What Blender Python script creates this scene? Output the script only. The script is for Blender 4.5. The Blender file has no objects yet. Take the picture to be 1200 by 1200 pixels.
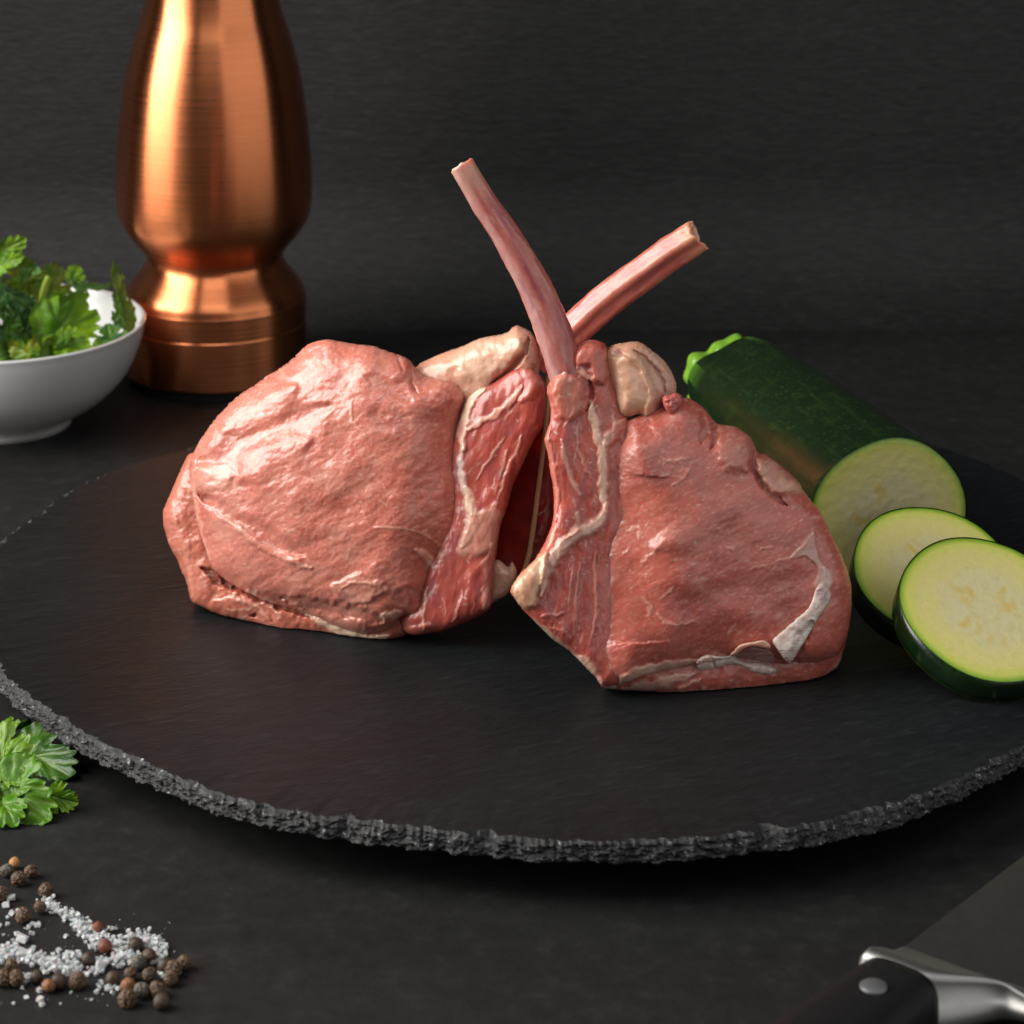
import bpy, math, random
import numpy as np

rnd = random.Random(7)
S = bpy.context.scene
COL = S.collection

# ------------------------------------------------------------------ camera
FPX, CAM_H, CAM_CY, CAM_D = 3235.0, 0.36025, -205.4, 0.935   # focal length in px of a 1200 px frame, height, principal row, distance
PITCH = math.radians(6)
cp, sp_ = math.cos(PITCH), math.sin(PITCH)
CAM = np.array([0.0, -CAM_D, CAM_H])
cam_d = bpy.data.cameras.new('camera')
cam = bpy.data.objects.new('camera', cam_d)
COL.objects.link(cam)
cam.location = CAM
cam.rotation_euler = (math.radians(90) - PITCH, 0, 0)
cam_d.sensor_width = 36
cam_d.lens = FPX / 1200 * 36
cam_d.shift_y = -(600 - CAM_CY) / 1200
cam_d.clip_start, cam_d.clip_end = 0.01, 50
cam_d.dof.use_dof = True
cam_d.dof.focus_distance = 0.88
cam_d.dof.aperture_fstop = 25
S.camera = cam

# ------------------------------------------------------------------ world, lamps, exposure
W = bpy.data.worlds.new('World')
S.world = W
W.use_nodes = True
W.node_tree.nodes['Background'].inputs[0].default_value = (0.9, 0.95, 1, 1)
W.node_tree.nodes['Background'].inputs[1].default_value = 0.010
S.view_settings.view_transform = 'Standard'
S.view_settings.look = 'None'
S.view_settings.exposure = 0
S.view_settings.gamma = 1


def area(name, loc, target, sx, sy, power, color=(1, 1, 1), spread=180):
    l = bpy.data.lights.new(name, 'AREA')
    l.shape = 'RECTANGLE'
    l.size, l.size_y, l.energy, l.color = sx, sy, power, color
    l.spread = math.radians(spread)
    o = bpy.data.objects.new(name, l)
    COL.objects.link(o)
    o.location = loc
    import mathutils
    d = mathutils.Vector(target) - mathutils.Vector(loc)
    o.rotation_euler = d.to_track_quat('-Z', 'Y').to_euler()
    return o


area('key_softbox', (-0.80, -0.20, 0.52), (0.08, -0.08, 0.03), 0.70, 0.95, 8.2, (1, 0.965, 0.915), 105)
area('fill_panel', (0.62, -0.38, 0.40), (-0.10, 0.22, 0.12), 1.15, 0.85, 2.5, (1, 1, 1))
area('top_panel', (-0.05, -0.75, 1.15), (0.02, -0.15, 0.0), 0.8, 0.6, 3.4, (1, 1, 1))


# ------------------------------------------------------------------ projection of photo pixels to places
def rays(px, py):
    px, py = np.asarray(px, float), np.asarray(py, float)
    a = (px - 600) / FPX
    b = (CAM_CY - py) / FPX
    return np.stack([a, cp + b * sp_, b * cp - sp_], -1)


def on_z(px, py, z):
    d = rays(px, py)
    t = (z - CAM[2]) / d[..., 2]
    return CAM + d * t[..., None]


def on_y(px, py, y):
    d = rays(px, py)
    t = (y - CAM[1]) / d[..., 1]
    return CAM + d * np.asarray(t)[..., None]


def on_plane(px, py, P0, n, off=0.0):
    d = rays(px, py)
    t = ((P0 - CAM) @ n + off) / (d @ n)
    return CAM + d * np.asarray(t)[..., None]


def pxscale(P):   # pixels per metre at P
    v = P - CAM
    return FPX / (v[1] * cp - v[2] * sp_)


# ------------------------------------------------------------------ noise
_rs = np.random.RandomState(11)
_perm = np.concatenate([_rs.permutation(256)] * 3)
_grad = np.stack([np.cos(np.linspace(0, 2 * np.pi, 256, False)), np.sin(np.linspace(0, 2 * np.pi, 256, False))], 1)
_g3 = _rs.randn(256, 3)
_g3 /= np.linalg.norm(_g3, axis=1)[:, None]


def pn(x, y, seed=0):
    x = np.asarray(x, float) + seed * 17.31
    y = np.asarray(y, float) + seed * 9.77
    xi, yi = np.floor(x).astype(int), np.floor(y).astype(int)
    xf, yf = x - xi, y - yi
    u, v = xf * xf * xf * (xf * (xf * 6 - 15) + 10), yf * yf * yf * (yf * (yf * 6 - 15) + 10)

    def g(ix, iy, dx, dy):
        h = _perm[_perm[ix & 255] + (iy & 255)]
        return _grad[h, 0] * dx + _grad[h, 1] * dy
    a = g(xi, yi, xf, yf) * (1 - u) + g(xi + 1, yi, xf - 1, yf) * u
    b = g(xi, yi + 1, xf, yf - 1) * (1 - u) + g(xi + 1, yi + 1, xf - 1, yf - 1) * u
    return (a * (1 - v) + b * v) * 1.5


def fbm(x, y, oct=4, seed=0):
    r, a, s = 0, 1.0, 0
    for i in range(oct):
        r = r + a * pn(x * 2 ** i, y * 2 ** i, seed + i * 3)
        s += a
        a *= 0.5
    return r / s


def pn3(P, seed=0):
    P = P + np.array([seed * 3.7, seed * 1.9, seed * 7.3])
    I = np.floor(P).astype(int)
    F = P - I
    U = F * F * F * (F * (F * 6 - 15) + 10)
    out = 0
    for dx in (0, 1):
        for dy in (0, 1):
            for dz in (0, 1):
                h = _perm[_perm[_perm[(I[:, 0] + dx) & 255] + ((I[:, 1] + dy) & 255)] + ((I[:, 2] + dz) & 255)]
                d = _g3[h, 0] * (F[:, 0] - dx) + _g3[h, 1] * (F[:, 1] - dy) + _g3[h, 2] * (F[:, 2] - dz)
                w = (U[:, 0] if dx else 1 - U[:, 0]) * (U[:, 1] if dy else 1 - U[:, 1]) * (U[:, 2] if dz else 1 - U[:, 2])
                out = out + w * d
    return out * 1.5


def sstep(a, b, x):
    t = np.clip((x - a) / (b - a), 0, 1)
    return t * t * (3 - 2 * t)


# ------------------------------------------------------------------ scene helpers
def empty(name, loc, label, cat, group=None):
    o = bpy.data.objects.new(name, None)
    COL.objects.link(o)
    o.location = loc
    o.empty_display_size = 0.01
    o['label'] = label
    o['category'] = cat
    if group:
        o['group'] = group
    return o


def make_mesh(name, V, F, colors=None, attrs=None, smooth=True):
    me = bpy.data.meshes.new(name)
    V = np.asarray(V, np.float32)
    if isinstance(F, np.ndarray):
        k = F.shape[1]
        me.vertices.add(len(V))
        me.vertices.foreach_set('co', V.ravel())
        me.loops.add(F.size)
        me.loops.foreach_set('vertex_index', F.astype(np.int32).ravel())
        me.polygons.add(len(F))
        me.polygons.foreach_set('loop_start', np.arange(0, F.size, k, dtype=np.int32))
        me.update(calc_edges=True)
        me.validate()
    else:
        me.from_pydata(V.tolist(), [], F)
    if smooth:
        me.polygons.foreach_set('use_smooth', np.ones(len(me.polygons), bool))
    if colors is not None:
        a = me.color_attributes.new('Col', 'FLOAT_COLOR', 'POINT')
        c = np.ones((len(V), 4), np.float32)
        c[:, :3] = colors
        a.data.foreach_set('color', c.ravel())
    for k2, v in (attrs or {}).items():
        a = me.attributes.new(k2, 'FLOAT', 'POINT')
        a.data.foreach_set('value', np.asarray(v, np.float32))
    me.update()
    return me


def link(name, me, mat, parent=None, loc=None):
    o = bpy.data.objects.new(name, me)
    COL.objects.link(o)
    if mat is not None and not me.materials:
        me.materials.append(mat)
    if parent is not None:
        o.parent = parent
    if loc is not None:
        o.location = loc
    return o


def obj(name, V, F, mat, parent=None, colors=None, attrs=None, smooth=True, base=None):
    V = np.asarray(V, float)
    if parent is not None:
        V = V - np.array(parent_world(parent))
        loc = None
    elif base is not None:
        V = V - np.array(base)
        loc = base
    else:
        loc = None
    return link(name, make_mesh(name, V, F, colors, attrs, smooth), mat, parent, loc)


def parent_world(p):
    l = np.array(p.location)
    while p.parent is not None:
        p = p.parent
        l = l + np.array(p.location)
    return l


def grid_faces(nu, nv, close_u=False):
    """quads of a nu x nv vertex grid (index = i*nv + j); close_u joins the last row to the first"""
    I = np.arange(nu if close_u else nu - 1)
    J = np.arange(nv - 1)
    i, j = np.meshgrid(I, J, indexing='ij')
    i2 = (i + 1) % nu
    return np.stack([i * nv + j, i2 * nv + j, i2 * nv + j + 1, i * nv + j + 1], -1).reshape(-1, 4)


def lathe(prof, seg=96, center=(0, 0, 0)):
    prof = np.array(prof, float)
    th = np.linspace(0, 2 * np.pi, seg, False)
    V = np.stack([np.cos(th)[:, None] * prof[:, 0], np.sin(th)[:, None] * prof[:, 0], np.repeat(prof[None, :, 1], seg, 0)], -1)
    return V.reshape(-1, 3) + np.array(center), grid_faces(seg, len(prof), True)


def smooth_curve(P, n=8, closed=False):
    P = np.asarray(P, float)
    out = []
    m = len(P)
    for i in range(m if closed else m - 1):
        if closed:
            a, b, c, d = P[(i - 1) % m], P[i], P[(i + 1) % m], P[(i + 2) % m]
        else:
            b, c = P[i], P[i + 1]
            a = P[i - 1] if i else 2 * b - c
            d = P[i + 2] if i + 2 < m else 2 * c - b
        for k in range(n):
            t = k / n
            out.append(0.5 * (2 * b + (c - a) * t + (2 * a - 5 * b + 4 * c - d) * t * t + (3 * b - a - 3 * c + d) * t ** 3))
    if not closed:
        out.append(P[-1])
    return np.array(out)


def resample(P, n):
    d = np.r_[0, np.cumsum(np.linalg.norm(np.diff(P, axis=0), axis=1))]
    t = np.linspace(0, d[-1], n)
    return np.stack([np.interp(t, d, P[:, k]) for k in range(P.shape[1])], 1)


def tube(path, rad, seg=16, flat=None, up=(0, 0, 1), cap=True):
    """path Nx3, rad N or Nx2 (in-plane, out-of-plane); returns V, F (index = i*seg + j), rows, seg"""
    path = np.asarray(path, float)
    n = len(path)
    rad = np.asarray(rad, float)
    if rad.ndim == 1:
        rad = np.stack([rad, rad], 1)
    T = np.gradient(path, axis=0)
    T /= np.linalg.norm(T, axis=1)[:, None]
    up = np.asarray(up, float)
    A = np.cross(T, up)
    A /= np.linalg.norm(A, axis=1)[:, None]
    B = np.cross(A, T)
    th = np.linspace(0, 2 * np.pi, seg, False)
    V = path[:, None] + A[:, None] * (np.cos(th)[None, :, None] * rad[:, None, 0:1]) + B[:, None] * (np.sin(th)[None, :, None] * rad[:, None, 1:2])
    V = V.reshape(-1, 3)
    i, j = np.meshgrid(np.arange(n - 1), np.arange(seg), indexing='ij')
    j2 = (j + 1) % seg
    F = np.stack([i * seg + j, i * seg + j2, (i + 1) * seg + j2, (i + 1) * seg + j], -1).reshape(-1, 4)
    F = F.tolist()
    if cap:
        F.append(list(range(seg - 1, -1, -1)))
        F.append(list(range((n - 1) * seg, n * seg)))
    return V, F


# ------------------------------------------------------------------ materials
def new_mat(name):
    m = bpy.data.materials.new(name)
    m.use_nodes = True
    nt = m.node_tree
    return m, nt, nt.nodes['Principled BSDF']


def N(nt, typ, **kw):
    n = nt.nodes.new(typ)
    for k, v in kw.items():
        if k.startswith('i_'):
            n.inputs[k[2:].replace('_', ' ')].default_value = v
        else:
            setattr(n, k, v)
    return n


def L(nt, a, ao, b, bi):
    nt.links.new(a.outputs[ao], b.inputs[bi])


def noise(nt, scale, detail=4, rough=0.55, stretch=None, rot=None, dist=0.0):
    tc = N(nt, 'ShaderNodeTexCoord')
    mp = N(nt, 'ShaderNodeMapping')
    if stretch:
        mp.inputs['Scale'].default_value = stretch
    if rot:
        r = N(nt, 'ShaderNodeVectorRotate', rotation_type='AXIS_ANGLE')
        r.inputs['Axis'].default_value = rot[0]
        r.inputs['Angle'].default_value = rot[1]
        L(nt, tc, 'Object', r, 'Vector')
        L(nt, r, 0, mp, 'Vector')
    else:
        L(nt, tc, 'Object', mp, 'Vector')
    n = N(nt, 'ShaderNodeTexNoise')
    n.inputs['Scale'].default_value = scale
    n.inputs['Detail'].default_value = detail
    n.inputs['Roughness'].default_value = rough
    n.inputs['Distortion'].default_value = dist
    L(nt, mp, 0, n, 'Vector')
    return n


def ramp(nt, src, so, stops):
    r = N(nt, 'ShaderNodeValToRGB')
    el = r.color_ramp.elements
    while len(el) < len(stops):
        el.new(0.5)
    for e, (p, c) in zip(el, stops):
        e.position = p
        e.color = (*c, 1) if len(c) == 3 else c
    L(nt, src, so, r, 'Fac')
    return r


def g(v):
    return (v, v, v)


def bump(nt, bsdf, chain):
    """chain: list of (node, output, strength, distance)"""
    prev = None
    for n, o, s, d in chain:
        b = N(nt, 'ShaderNodeBump')
        b.inputs['Strength'].default_value = s
        b.inputs['Distance'].default_value = d
        L(nt, n, o, b, 'Height')
        if prev is not None:
            L(nt, prev, 0, b, 'Normal')
        prev = b
    L(nt, prev, 0, bsdf, 'Normal')


def mat_meat():
    m, nt, b = new_mat('raw_meat')
    at = N(nt, 'ShaderNodeAttribute', attribute_name='Col')
    wet = N(nt, 'ShaderNodeAttribute', attribute_name='rough')
    n1 = noise(nt, 900, 4, 0.6)
    mul = N(nt, 'ShaderNodeMixRGB', blend_type='MULTIPLY')
    mul.inputs[0].default_value = 0.5
    r = ramp(nt, n1, 'Fac', [(0.3, (0.84, 0.80, 0.80)), (0.7, (1.08, 1.08, 1.08))])
    L(nt, at, 'Color', mul, 1)
    L(nt, r, 0, mul, 2)
    L(nt, mul, 0, b, 'Base Color')
    b.inputs['Subsurface Weight'].default_value = 0.55
    b.inputs['Subsurface Radius'].default_value = (1, 0.3, 0.2)
    b.inputs['Subsurface Scale'].default_value = 0.0042
    b.inputs['Coat Weight'].default_value = 0.7
    b.inputs['Coat Roughness'].default_value = 0.13
    L(nt, wet, 'Fac', b, 'Roughness')
    b.inputs['Specular IOR Level'].default_value = 0.35
    n2 = noise(nt, 420, 5, 0.6)
    n3 = noise(nt, 1500, 3, 0.6)
    bump(nt, b, [(n2, 'Fac', 0.25, 0.0005), (n3, 'Fac', 0.40, 0.00018)])
    n4 = noise(nt, 640, 3, 0.5, dist=0.6)
    b4 = N(nt, 'ShaderNodeBump')
    b4.inputs['Strength'].default_value = 1.0
    b4.inputs['Distance'].default_value = 0.00022
    L(nt, n4, 'Fac', b4, 'Height')
    L(nt, b4, 0, b, 'Coat Normal')
    return m


def mat_attr(name, rough=0.4, sss=0.0, sscale=0.002, spec=0.5, nscale=900, bdist=0.0002, bstr=0.5, coat=0.0):
    m, nt, b = new_mat(name)
    at = N(nt, 'ShaderNodeAttribute', attribute_name='Col')
    L(nt, at, 'Color', b, 'Base Color')
    b.inputs['Roughness'].default_value = rough
    b.inputs['Specular IOR Level'].default_value = spec
    b.inputs['Subsurface Weight'].default_value = sss
    b.inputs['Subsurface Radius'].default_value = (1, 0.6, 0.4)
    b.inputs['Subsurface Scale'].default_value = sscale
    b.inputs['Coat Weight'].default_value = coat
    n = noise(nt, nscale, 4, 0.6)
    bump(nt, b, [(n, 'Fac', bstr, bdist)])
    return m


def mat_wall():
    m, nt, b = new_mat('dark_backdrop')
    n1 = noise(nt, 1, 5, 0.62, stretch=(130, 300, 700), dist=0.6)
    n2 = noise(nt, 9, 3, 0.5)
    r = ramp(nt, n1, 'Fac', [(0.30, g(0.0085)), (0.52, g(0.0150)), (0.72, g(0.027))])
    r2 = ramp(nt, n2, 'Fac', [(0.3, g(0.85)), (0.7, g(1.1))])
    mul = N(nt, 'ShaderNodeMixRGB', blend_type='MULTIPLY')
    mul.inputs[0].default_value = 1
    L(nt, r, 0, mul, 1)
    L(nt, r2, 0, mul, 2)
    L(nt, mul, 0, b, 'Base Color')
    b.inputs['Roughness'].default_value = 0.62
    b.inputs['Specular IOR Level'].default_value = 0.35
    bump(nt, b, [(n1, 'Fac', 0.6, 0.0013)])
    return m


def mat_table():
    m, nt, b = new_mat('dark_table')
    n1 = noise(nt, 130, 6, 0.65)
    n2 = noise(nt, 7, 3, 0.5)
    n3 = noise(nt, 900, 3, 0.6)
    r = ramp(nt, n1, 'Fac', [(0.3, g(0.0065)), (0.55, g(0.0110)), (0.75, g(0.020))])
    r2 = ramp(nt, n2, 'Fac', [(0.3, g(0.85)), (0.7, g(1.15))])
    mul = N(nt, 'ShaderNodeMixRGB', blend_type='MULTIPLY')
    mul.inputs[0].default_value = 1
    L(nt, r, 0, mul, 1)
    L(nt, r2, 0, mul, 2)
    L(nt, mul, 0, b, 'Base Color')
    b.inputs['Roughness'].default_value = 0.6
    b.inputs['Specular IOR Level'].default_value = 0.35
    bump(nt, b, [(n1, 'Fac', 0.25, 0.001), (n3, 'Fac', 0.25, 0.0003)])
    return m


def mat_slate_top():
    m, nt, b = new_mat('slate_face')
    ang = math.radians(-24)
    n1 = noise(nt, 1, 6, 0.68, stretch=(110, 420, 110), rot=((0, 0, 1), ang), dist=0.9)
    n2 = noise(nt, 1, 4, 0.6, stretch=(250, 1000, 250), rot=((0, 0, 1), ang))
    n3 = noise(nt, 6, 4, 0.55, dist=1.2)
    r = ramp(nt, n1, 'Fac', [(0.3, (0.0045, 0.0053, 0.0060)), (0.55, (0.0075, 0.0089, 0.0100)), (0.75, (0.016, 0.0185, 0.0205))])
    r2 = ramp(nt, n3, 'Fac', [(0.3, g(0.8)), (0.7, g(1.2))])
    mul = N(nt, 'ShaderNodeMixRGB', blend_type='MULTIPLY')
    mul.inputs[0].default_value = 1
    L(nt, r, 0, mul, 1)
    L(nt, r2, 0, mul, 2)
    L(nt, mul, 0, b, 'Base Color')
    rr = ramp(nt, n3, 'Fac', [(0.3, g(0.40)), (0.7, g(0.52))])
    L(nt, rr, 0, b, 'Roughness')
    b.inputs['Specular IOR Level'].default_value = 0.28
    b.inputs['Specular Tint'].default_value = (0.80, 0.97, 1.0, 1)
    bump(nt, b, [(n1, 'Fac', 0.5, 0.0010), (n2, 'Fac', 0.35, 0.0004)])
    return m


def mat_slate_rim():
    m, nt, b = new_mat('slate_broken_edge')
    n1 = noise(nt, 500, 5, 0.7)
    n2 = noise(nt, 120, 3, 0.6, stretch=(1, 1, 5))
    r = ramp(nt, n1, 'Fac', [(0.32, (0.007, 0.007, 0.008)), (0.54, (0.020, 0.020, 0.022)), (0.62, (0.07, 0.07, 0.073)), (0.69, (0.50, 0.50, 0.50))])
    r2 = ramp(nt, n2, 'Fac', [(0.3, g(0.55)), (0.7, g(1.25))])
    mul = N(nt, 'ShaderNodeMixRGB', blend_type='MULTIPLY')
    mul.inputs[0].default_value = 1
    L(nt, r, 0, mul, 1)
    L(nt, r2, 0, mul, 2)
    L(nt, mul, 0, b, 'Base Color')
    b.inputs['Roughness'].default_value = 0.5
    bump(nt, b, [(n1, 'Fac', 0.7, 0.0014)])
    return m


def mat_copper():
    m, nt, b = new_mat('brushed_copper')
    n1 = noise(nt, 1, 3, 0.6, stretch=(6, 6, 2600))
    n2 = noise(nt, 14, 3, 0.5)
    r = ramp(nt, n2, 'Fac', [(0.3, (0.80, 0.25, 0.10)), (0.7, (0.86, 0.295, 0.125))])
    L(nt, r, 0, b, 'Base Color')
    b.inputs['Metallic'].default_value = 1
    rr = ramp(nt, n1, 'Fac', [(0.3, g(0.24)), (0.7, g(0.34))])
    L(nt, rr, 0, b, 'Roughness')
    b.inputs['Anisotropic'].default_value = 0.85
    b.inputs['Anisotropic Rotation'].default_value = 0.25
    tg = N(nt, 'ShaderNodeTangent', direction_type='RADIAL', axis='Z')
    L(nt, tg, 0, b, 'Tangent')
    bump(nt, b, [(n1, 'Fac', 0.08, 0.0002)])
    return m


def mat_simple(name, col, rough, metal=0.0, spec=0.5, nscale=300, bstr=0.15, bdist=0.0002, var=0.12, **kw):
    m, nt, b = new_mat(name)
    n1 = noise(nt, nscale, 4, 0.6)
    c = np.array(col)
    r = ramp(nt, n1, 'Fac', [(0.3, tuple(c * (1 - var))), (0.7, tuple(np.minimum(c * (1 + var), 1)))])
    L(nt, r, 0, b, 'Base Color')
    b.inputs['Roughness'].default_value = rough
    b.inputs['Metallic'].default_value = metal
    b.inputs['Specular IOR Level'].default_value = spec
    for k, v in kw.items():
        b.inputs[k.replace('_', ' ')].default_value = v
    if bstr:
        bump(nt, b, [(n1, 'Fac', bstr, bdist)])
    return m


def mat_leaf():
    m, nt, b = new_mat('parsley_green')
    at = N(nt, 'ShaderNodeAttribute', attribute_name='Col')
    b.inputs['Roughness'].default_value = 0.36
    b.inputs['Specular IOR Level'].default_value = 0.45
    L(nt, at, 'Color', b, 'Base Color')
    n1 = noise(nt, 700, 3, 0.6)
    bump(nt, b, [(n1, 'Fac', 0.3, 0.0005)])
    tr = N(nt, 'ShaderNodeBsdfTranslucent')
    br = N(nt, 'ShaderNodeMixRGB', blend_type='MULTIPLY')
    br.inputs[0].default_value = 1
    br.inputs[2].default_value = (1.7, 1.5, 0.5, 1)
    L(nt, at, 'Color', br, 1)
    L(nt, br, 0, tr, 'Color')
    mx = N(nt, 'ShaderNodeMixShader')
    mx.inputs[0].default_value = 0.32
    L(nt, b, 0, mx, 1)
    L(nt, tr, 0, mx, 2)
    L(nt, mx, 0, nt.nodes['Material Output'], 'Surface')
    return m


M_MEAT = mat_meat()
M_LEAF = mat_leaf()

# ------------------------------------------------------------------ setting: table, backdrop
TZ = -0.020
WALL_Y = 0.415
V = [(-2, -2, TZ), (2, -2, TZ), (2, WALL_Y + 0.3, TZ), (-2, WALL_Y + 0.3, TZ)]
t = obj('table', V, [[0, 1, 2, 3]], mat_table())
t['kind'] = 'structure'
q = np.linspace(0, math.pi / 2, 24)
RC = 0.065
prof = [(WALL_Y - RC + RC * math.sin(a), TZ - 0.0006 + RC - RC * math.cos(a)) for a in q] + [(WALL_Y, 2.0), (WALL_Y + 0.09, 2.0), (WALL_Y + 0.09, TZ - 0.02), (WALL_Y - RC, TZ - 0.02)]
n = len(prof)
V = [(x, y, z) for x in (-2, 2) for y, z in prof]
F = [[k, n + k, n + (k + 1) % n, (k + 1) % n] for k in range(n)] + [list(range(n)), list(range(2 * n - 1, n - 1, -1))]
w = obj('backdrop_wall', V, F, mat_wall())
w['kind'] = 'structure'


# ------------------------------------------------------------------ slate board
def build_slate():
    bx, R, TH = 0.0178, 0.2, 0.0070
    root = empty('slate_board', (bx, 0, TZ), 'round black slate serving board with a rough chipped rim, under the two chops', 'serving board')
    edge = np.array([(0, 787), (17, 800), (54, 829), (90, 852), (125, 873), (175, 895), (217, 913), (250, 929), (300, 941), (350, 951), (425, 962), (500, 970), (600, 981),
                     (700, 986), (840, 979), (950, 966), (1050, 942), (1150, 898), (1200, 872), (221, 526), (167, 540), (125, 554), (83, 573), (50, 600), (0, 635)], float)
    E = on_z(edge[:, 0], edge[:, 1], 0.0)
    th0 = np.arctan2(E[:, 1], E[:, 0] - bx)
    r0 = np.hypot(E[:, 1], E[:, 0] - bx)
    # add guide points on the unseen part
    th_x = np.radians([20, 45, 70, 95, 120])
    th0 = np.r_[th0, th_x]
    r0 = np.r_[r0, np.full(5, R)]
    o = np.argsort(th0)
    th0, r0 = th0[o], r0[o]
    n = 3600
    th = np.linspace(-np.pi, np.pi, n, False)
    rr = np.interp(th, np.r_[th0 - 2 * np.pi, th0, th0 + 2 * np.pi], np.r_[r0, r0, r0])
    k = np.hanning(121)
    k /= k.sum()
    rr = np.convolve(np.r_[rr[-60:], rr, rr[:60]], k, 'valid')
    c, s = np.cos(th), np.sin(th)
    chip = np.clip(fbm(c * 14 + 40, s * 14 + 40, 3, 3) - 0.12, 0, 1) * 0.011 + np.clip(fbm(c * 45, s * 45, 3, 5), 0, 1) * 0.0022
    chip += np.clip(fbm(c * 140, s * 140, 2, 8), -.3, 1) * 0.0010
    rt = rr - chip * 0.9 + 0.0008
    # top face rings
    ring = np.array([0.0, 0.2, 0.4, 0.6, 0.75, 0.85, 0.92, 0.96, 0.985, 0.997])
    Vt = []
    flake = 0.0030 * np.minimum(fbm(th * 24, th * 0 + 4, 4, 91), 0.12) - 0.0003
    for q in ring:
        rq = rt * q + (rt * 0 + flake) * sstep(0.97, 0.997, q)
        x, y = bx + rq * c, rq * s
        z = np.zeros(n)
        if q > 0.9:
            z = z - (q - 0.9) / 0.1 * np.clip(fbm(c * 30, s * 30, 2, 4), 0, 1) * 0.0006
        Vt.append(np.stack([x, y, z], 1))
    Vt = np.array(Vt)               # ring, n, 3
    nr = len(ring)
    Vtop = Vt.transpose(1, 0, 2).reshape(-1, 3)
    obj('face', Vtop, grid_faces(n, nr, True)[:, ::-1].copy(), mat_slate_top(), root)
    # rim
    rows = 24
    Vr = [Vt[-1].copy()]
    for a in range(rows):
        f = a / (rows - 1)
        z = -TH * f
        li = np.floor(f * 4.2 + 0.9 * fbm(th * 22, th * 0, 3, 81) + 0.5)
        lay = fbm(th * 46 + li * 37.3, li * 11.7 + f * 2.5, 3, 21) * 0.0015 + fbm(th * 150 + li * 53.1 + f * 9, li * 7.7 + f * 8, 3, 31) * 0.0008 + fbm(th * 420, np.full(n, f * 14), 2, 41) * 0.00035
        pw = 1.6 + 1.2 * fbm(th * 12, th * 0, 2, 61)
        out = rt * (1 - f) ** pw + (rr + 0.0016 + 0.002 * fbm(th * 30, th * 0 + 2, 3, 71)) * (1 - (1 - f) ** pw)
        under = sstep(0.78, 1.0, f) * 0.004
        r = out + lay * np.minimum(1, f * 8) - under
        zz = (Vt[-1][:, 2] - 0.0007) * (1 - f) + z * (1 - 0.0007 / TH * 0) + fbm(th * 60, np.full(n, f * 9), 2, 51) * 0.0006 * min(1, f * 5)
        Vr.append(np.stack([bx + r * c, r * s, zz], 1))
    # underside to the centre
    Vr.append(np.stack([bx + 0.15 * c, 0.15 * s, np.full(n, -TH)], 1))
    Vr.append(np.stack([bx + 0.001 * c, 0.001 * s, np.full(n, -TH)], 1))
    Vr = np.array(Vr)
    obj('chipped_rim', Vr.transpose(1, 0, 2).reshape(-1, 3), grid_faces(n, rows + 3, True), mat_slate_rim(), root, smooth=False)
    rub = mat_simple('black_rubber', (0.012, 0.012, 0.012), 0.7)
    for a in (45, 135, 225, 315):
        x, y = bx + 0.13 * math.cos(math.radians(a)), 0.13 * math.sin(math.radians(a))
        Vf, Ff = lathe([(0.0002, 0), (0.009, 0), (0.0095, 0.002), (0.009, -TZ - TH), (0.0002, -TZ - TH)], 24, (x, y, TZ))
        obj('foot', Vf, Ff[:, ::-1].copy(), rub, root)


build_slate()

# ------------------------------------------------------------------ meat pillows
FATC = np.array((0.76, 0.53, 0.395))
PALE = np.array((0.72, 0.40, 0.30))
REDC = np.array((0.36, 0.065, 0.05))
LEAN = np.array((0.565, 0.180, 0.130))
PURP = np.array((0.30, 0.085, 0.095))
WHITE = np.array((0.78, 0.64, 0.56))


def seg_dist(X, Y, P, closed=False, chunk=60000):
    P = np.asarray(P, float)
    A = P if closed else P[:-1]
    B = np.roll(P, -1, 0) if closed else P[1:]
    out = np.empty(len(X))
    near = np.empty((len(X), 2))
    tt = np.empty(len(X))
    for s in range(0, len(X), chunk):
        x, y = X[s:s + chunk, None], Y[s:s + chunk, None]
        d = B - A
        L2 = (d ** 2).sum(1) + 1e-9
        t = np.clip(((x - A[:, 0]) * d[:, 0] + (y - A[:, 1]) * d[:, 1]) / L2, 0, 1)
        qx, qy = A[:, 0] + t * d[:, 0], A[:, 1] + t * d[:, 1]
        D = (x - qx) ** 2 + (y - qy) ** 2
        i = D.argmin(1)
        r = np.arange(len(i))
        out[s:s + chunk] = np.sqrt(D[r, i])
        near[s:s + chunk] = np.stack([qx[r, i], qy[r, i]], 1)
        tt[s:s + chunk] = (i + t[r, i]) / len(A)
    return out, near, tt


def inside(X, Y, P):
    P = np.asarray(P, float)
    c = np.zeros(len(X), bool)
    j = len(P) - 1
    for i in range(len(P)):
        xi, yi, xj, yj = P[i, 0], P[i, 1], P[j, 0], P[j, 1]
        if yi != yj:
            c ^= ((yi > Y) != (yj > Y)) & (X < (xj - xi) * (Y - yi) / (yj - yi) + xi)
        j = i
    return c


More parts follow.
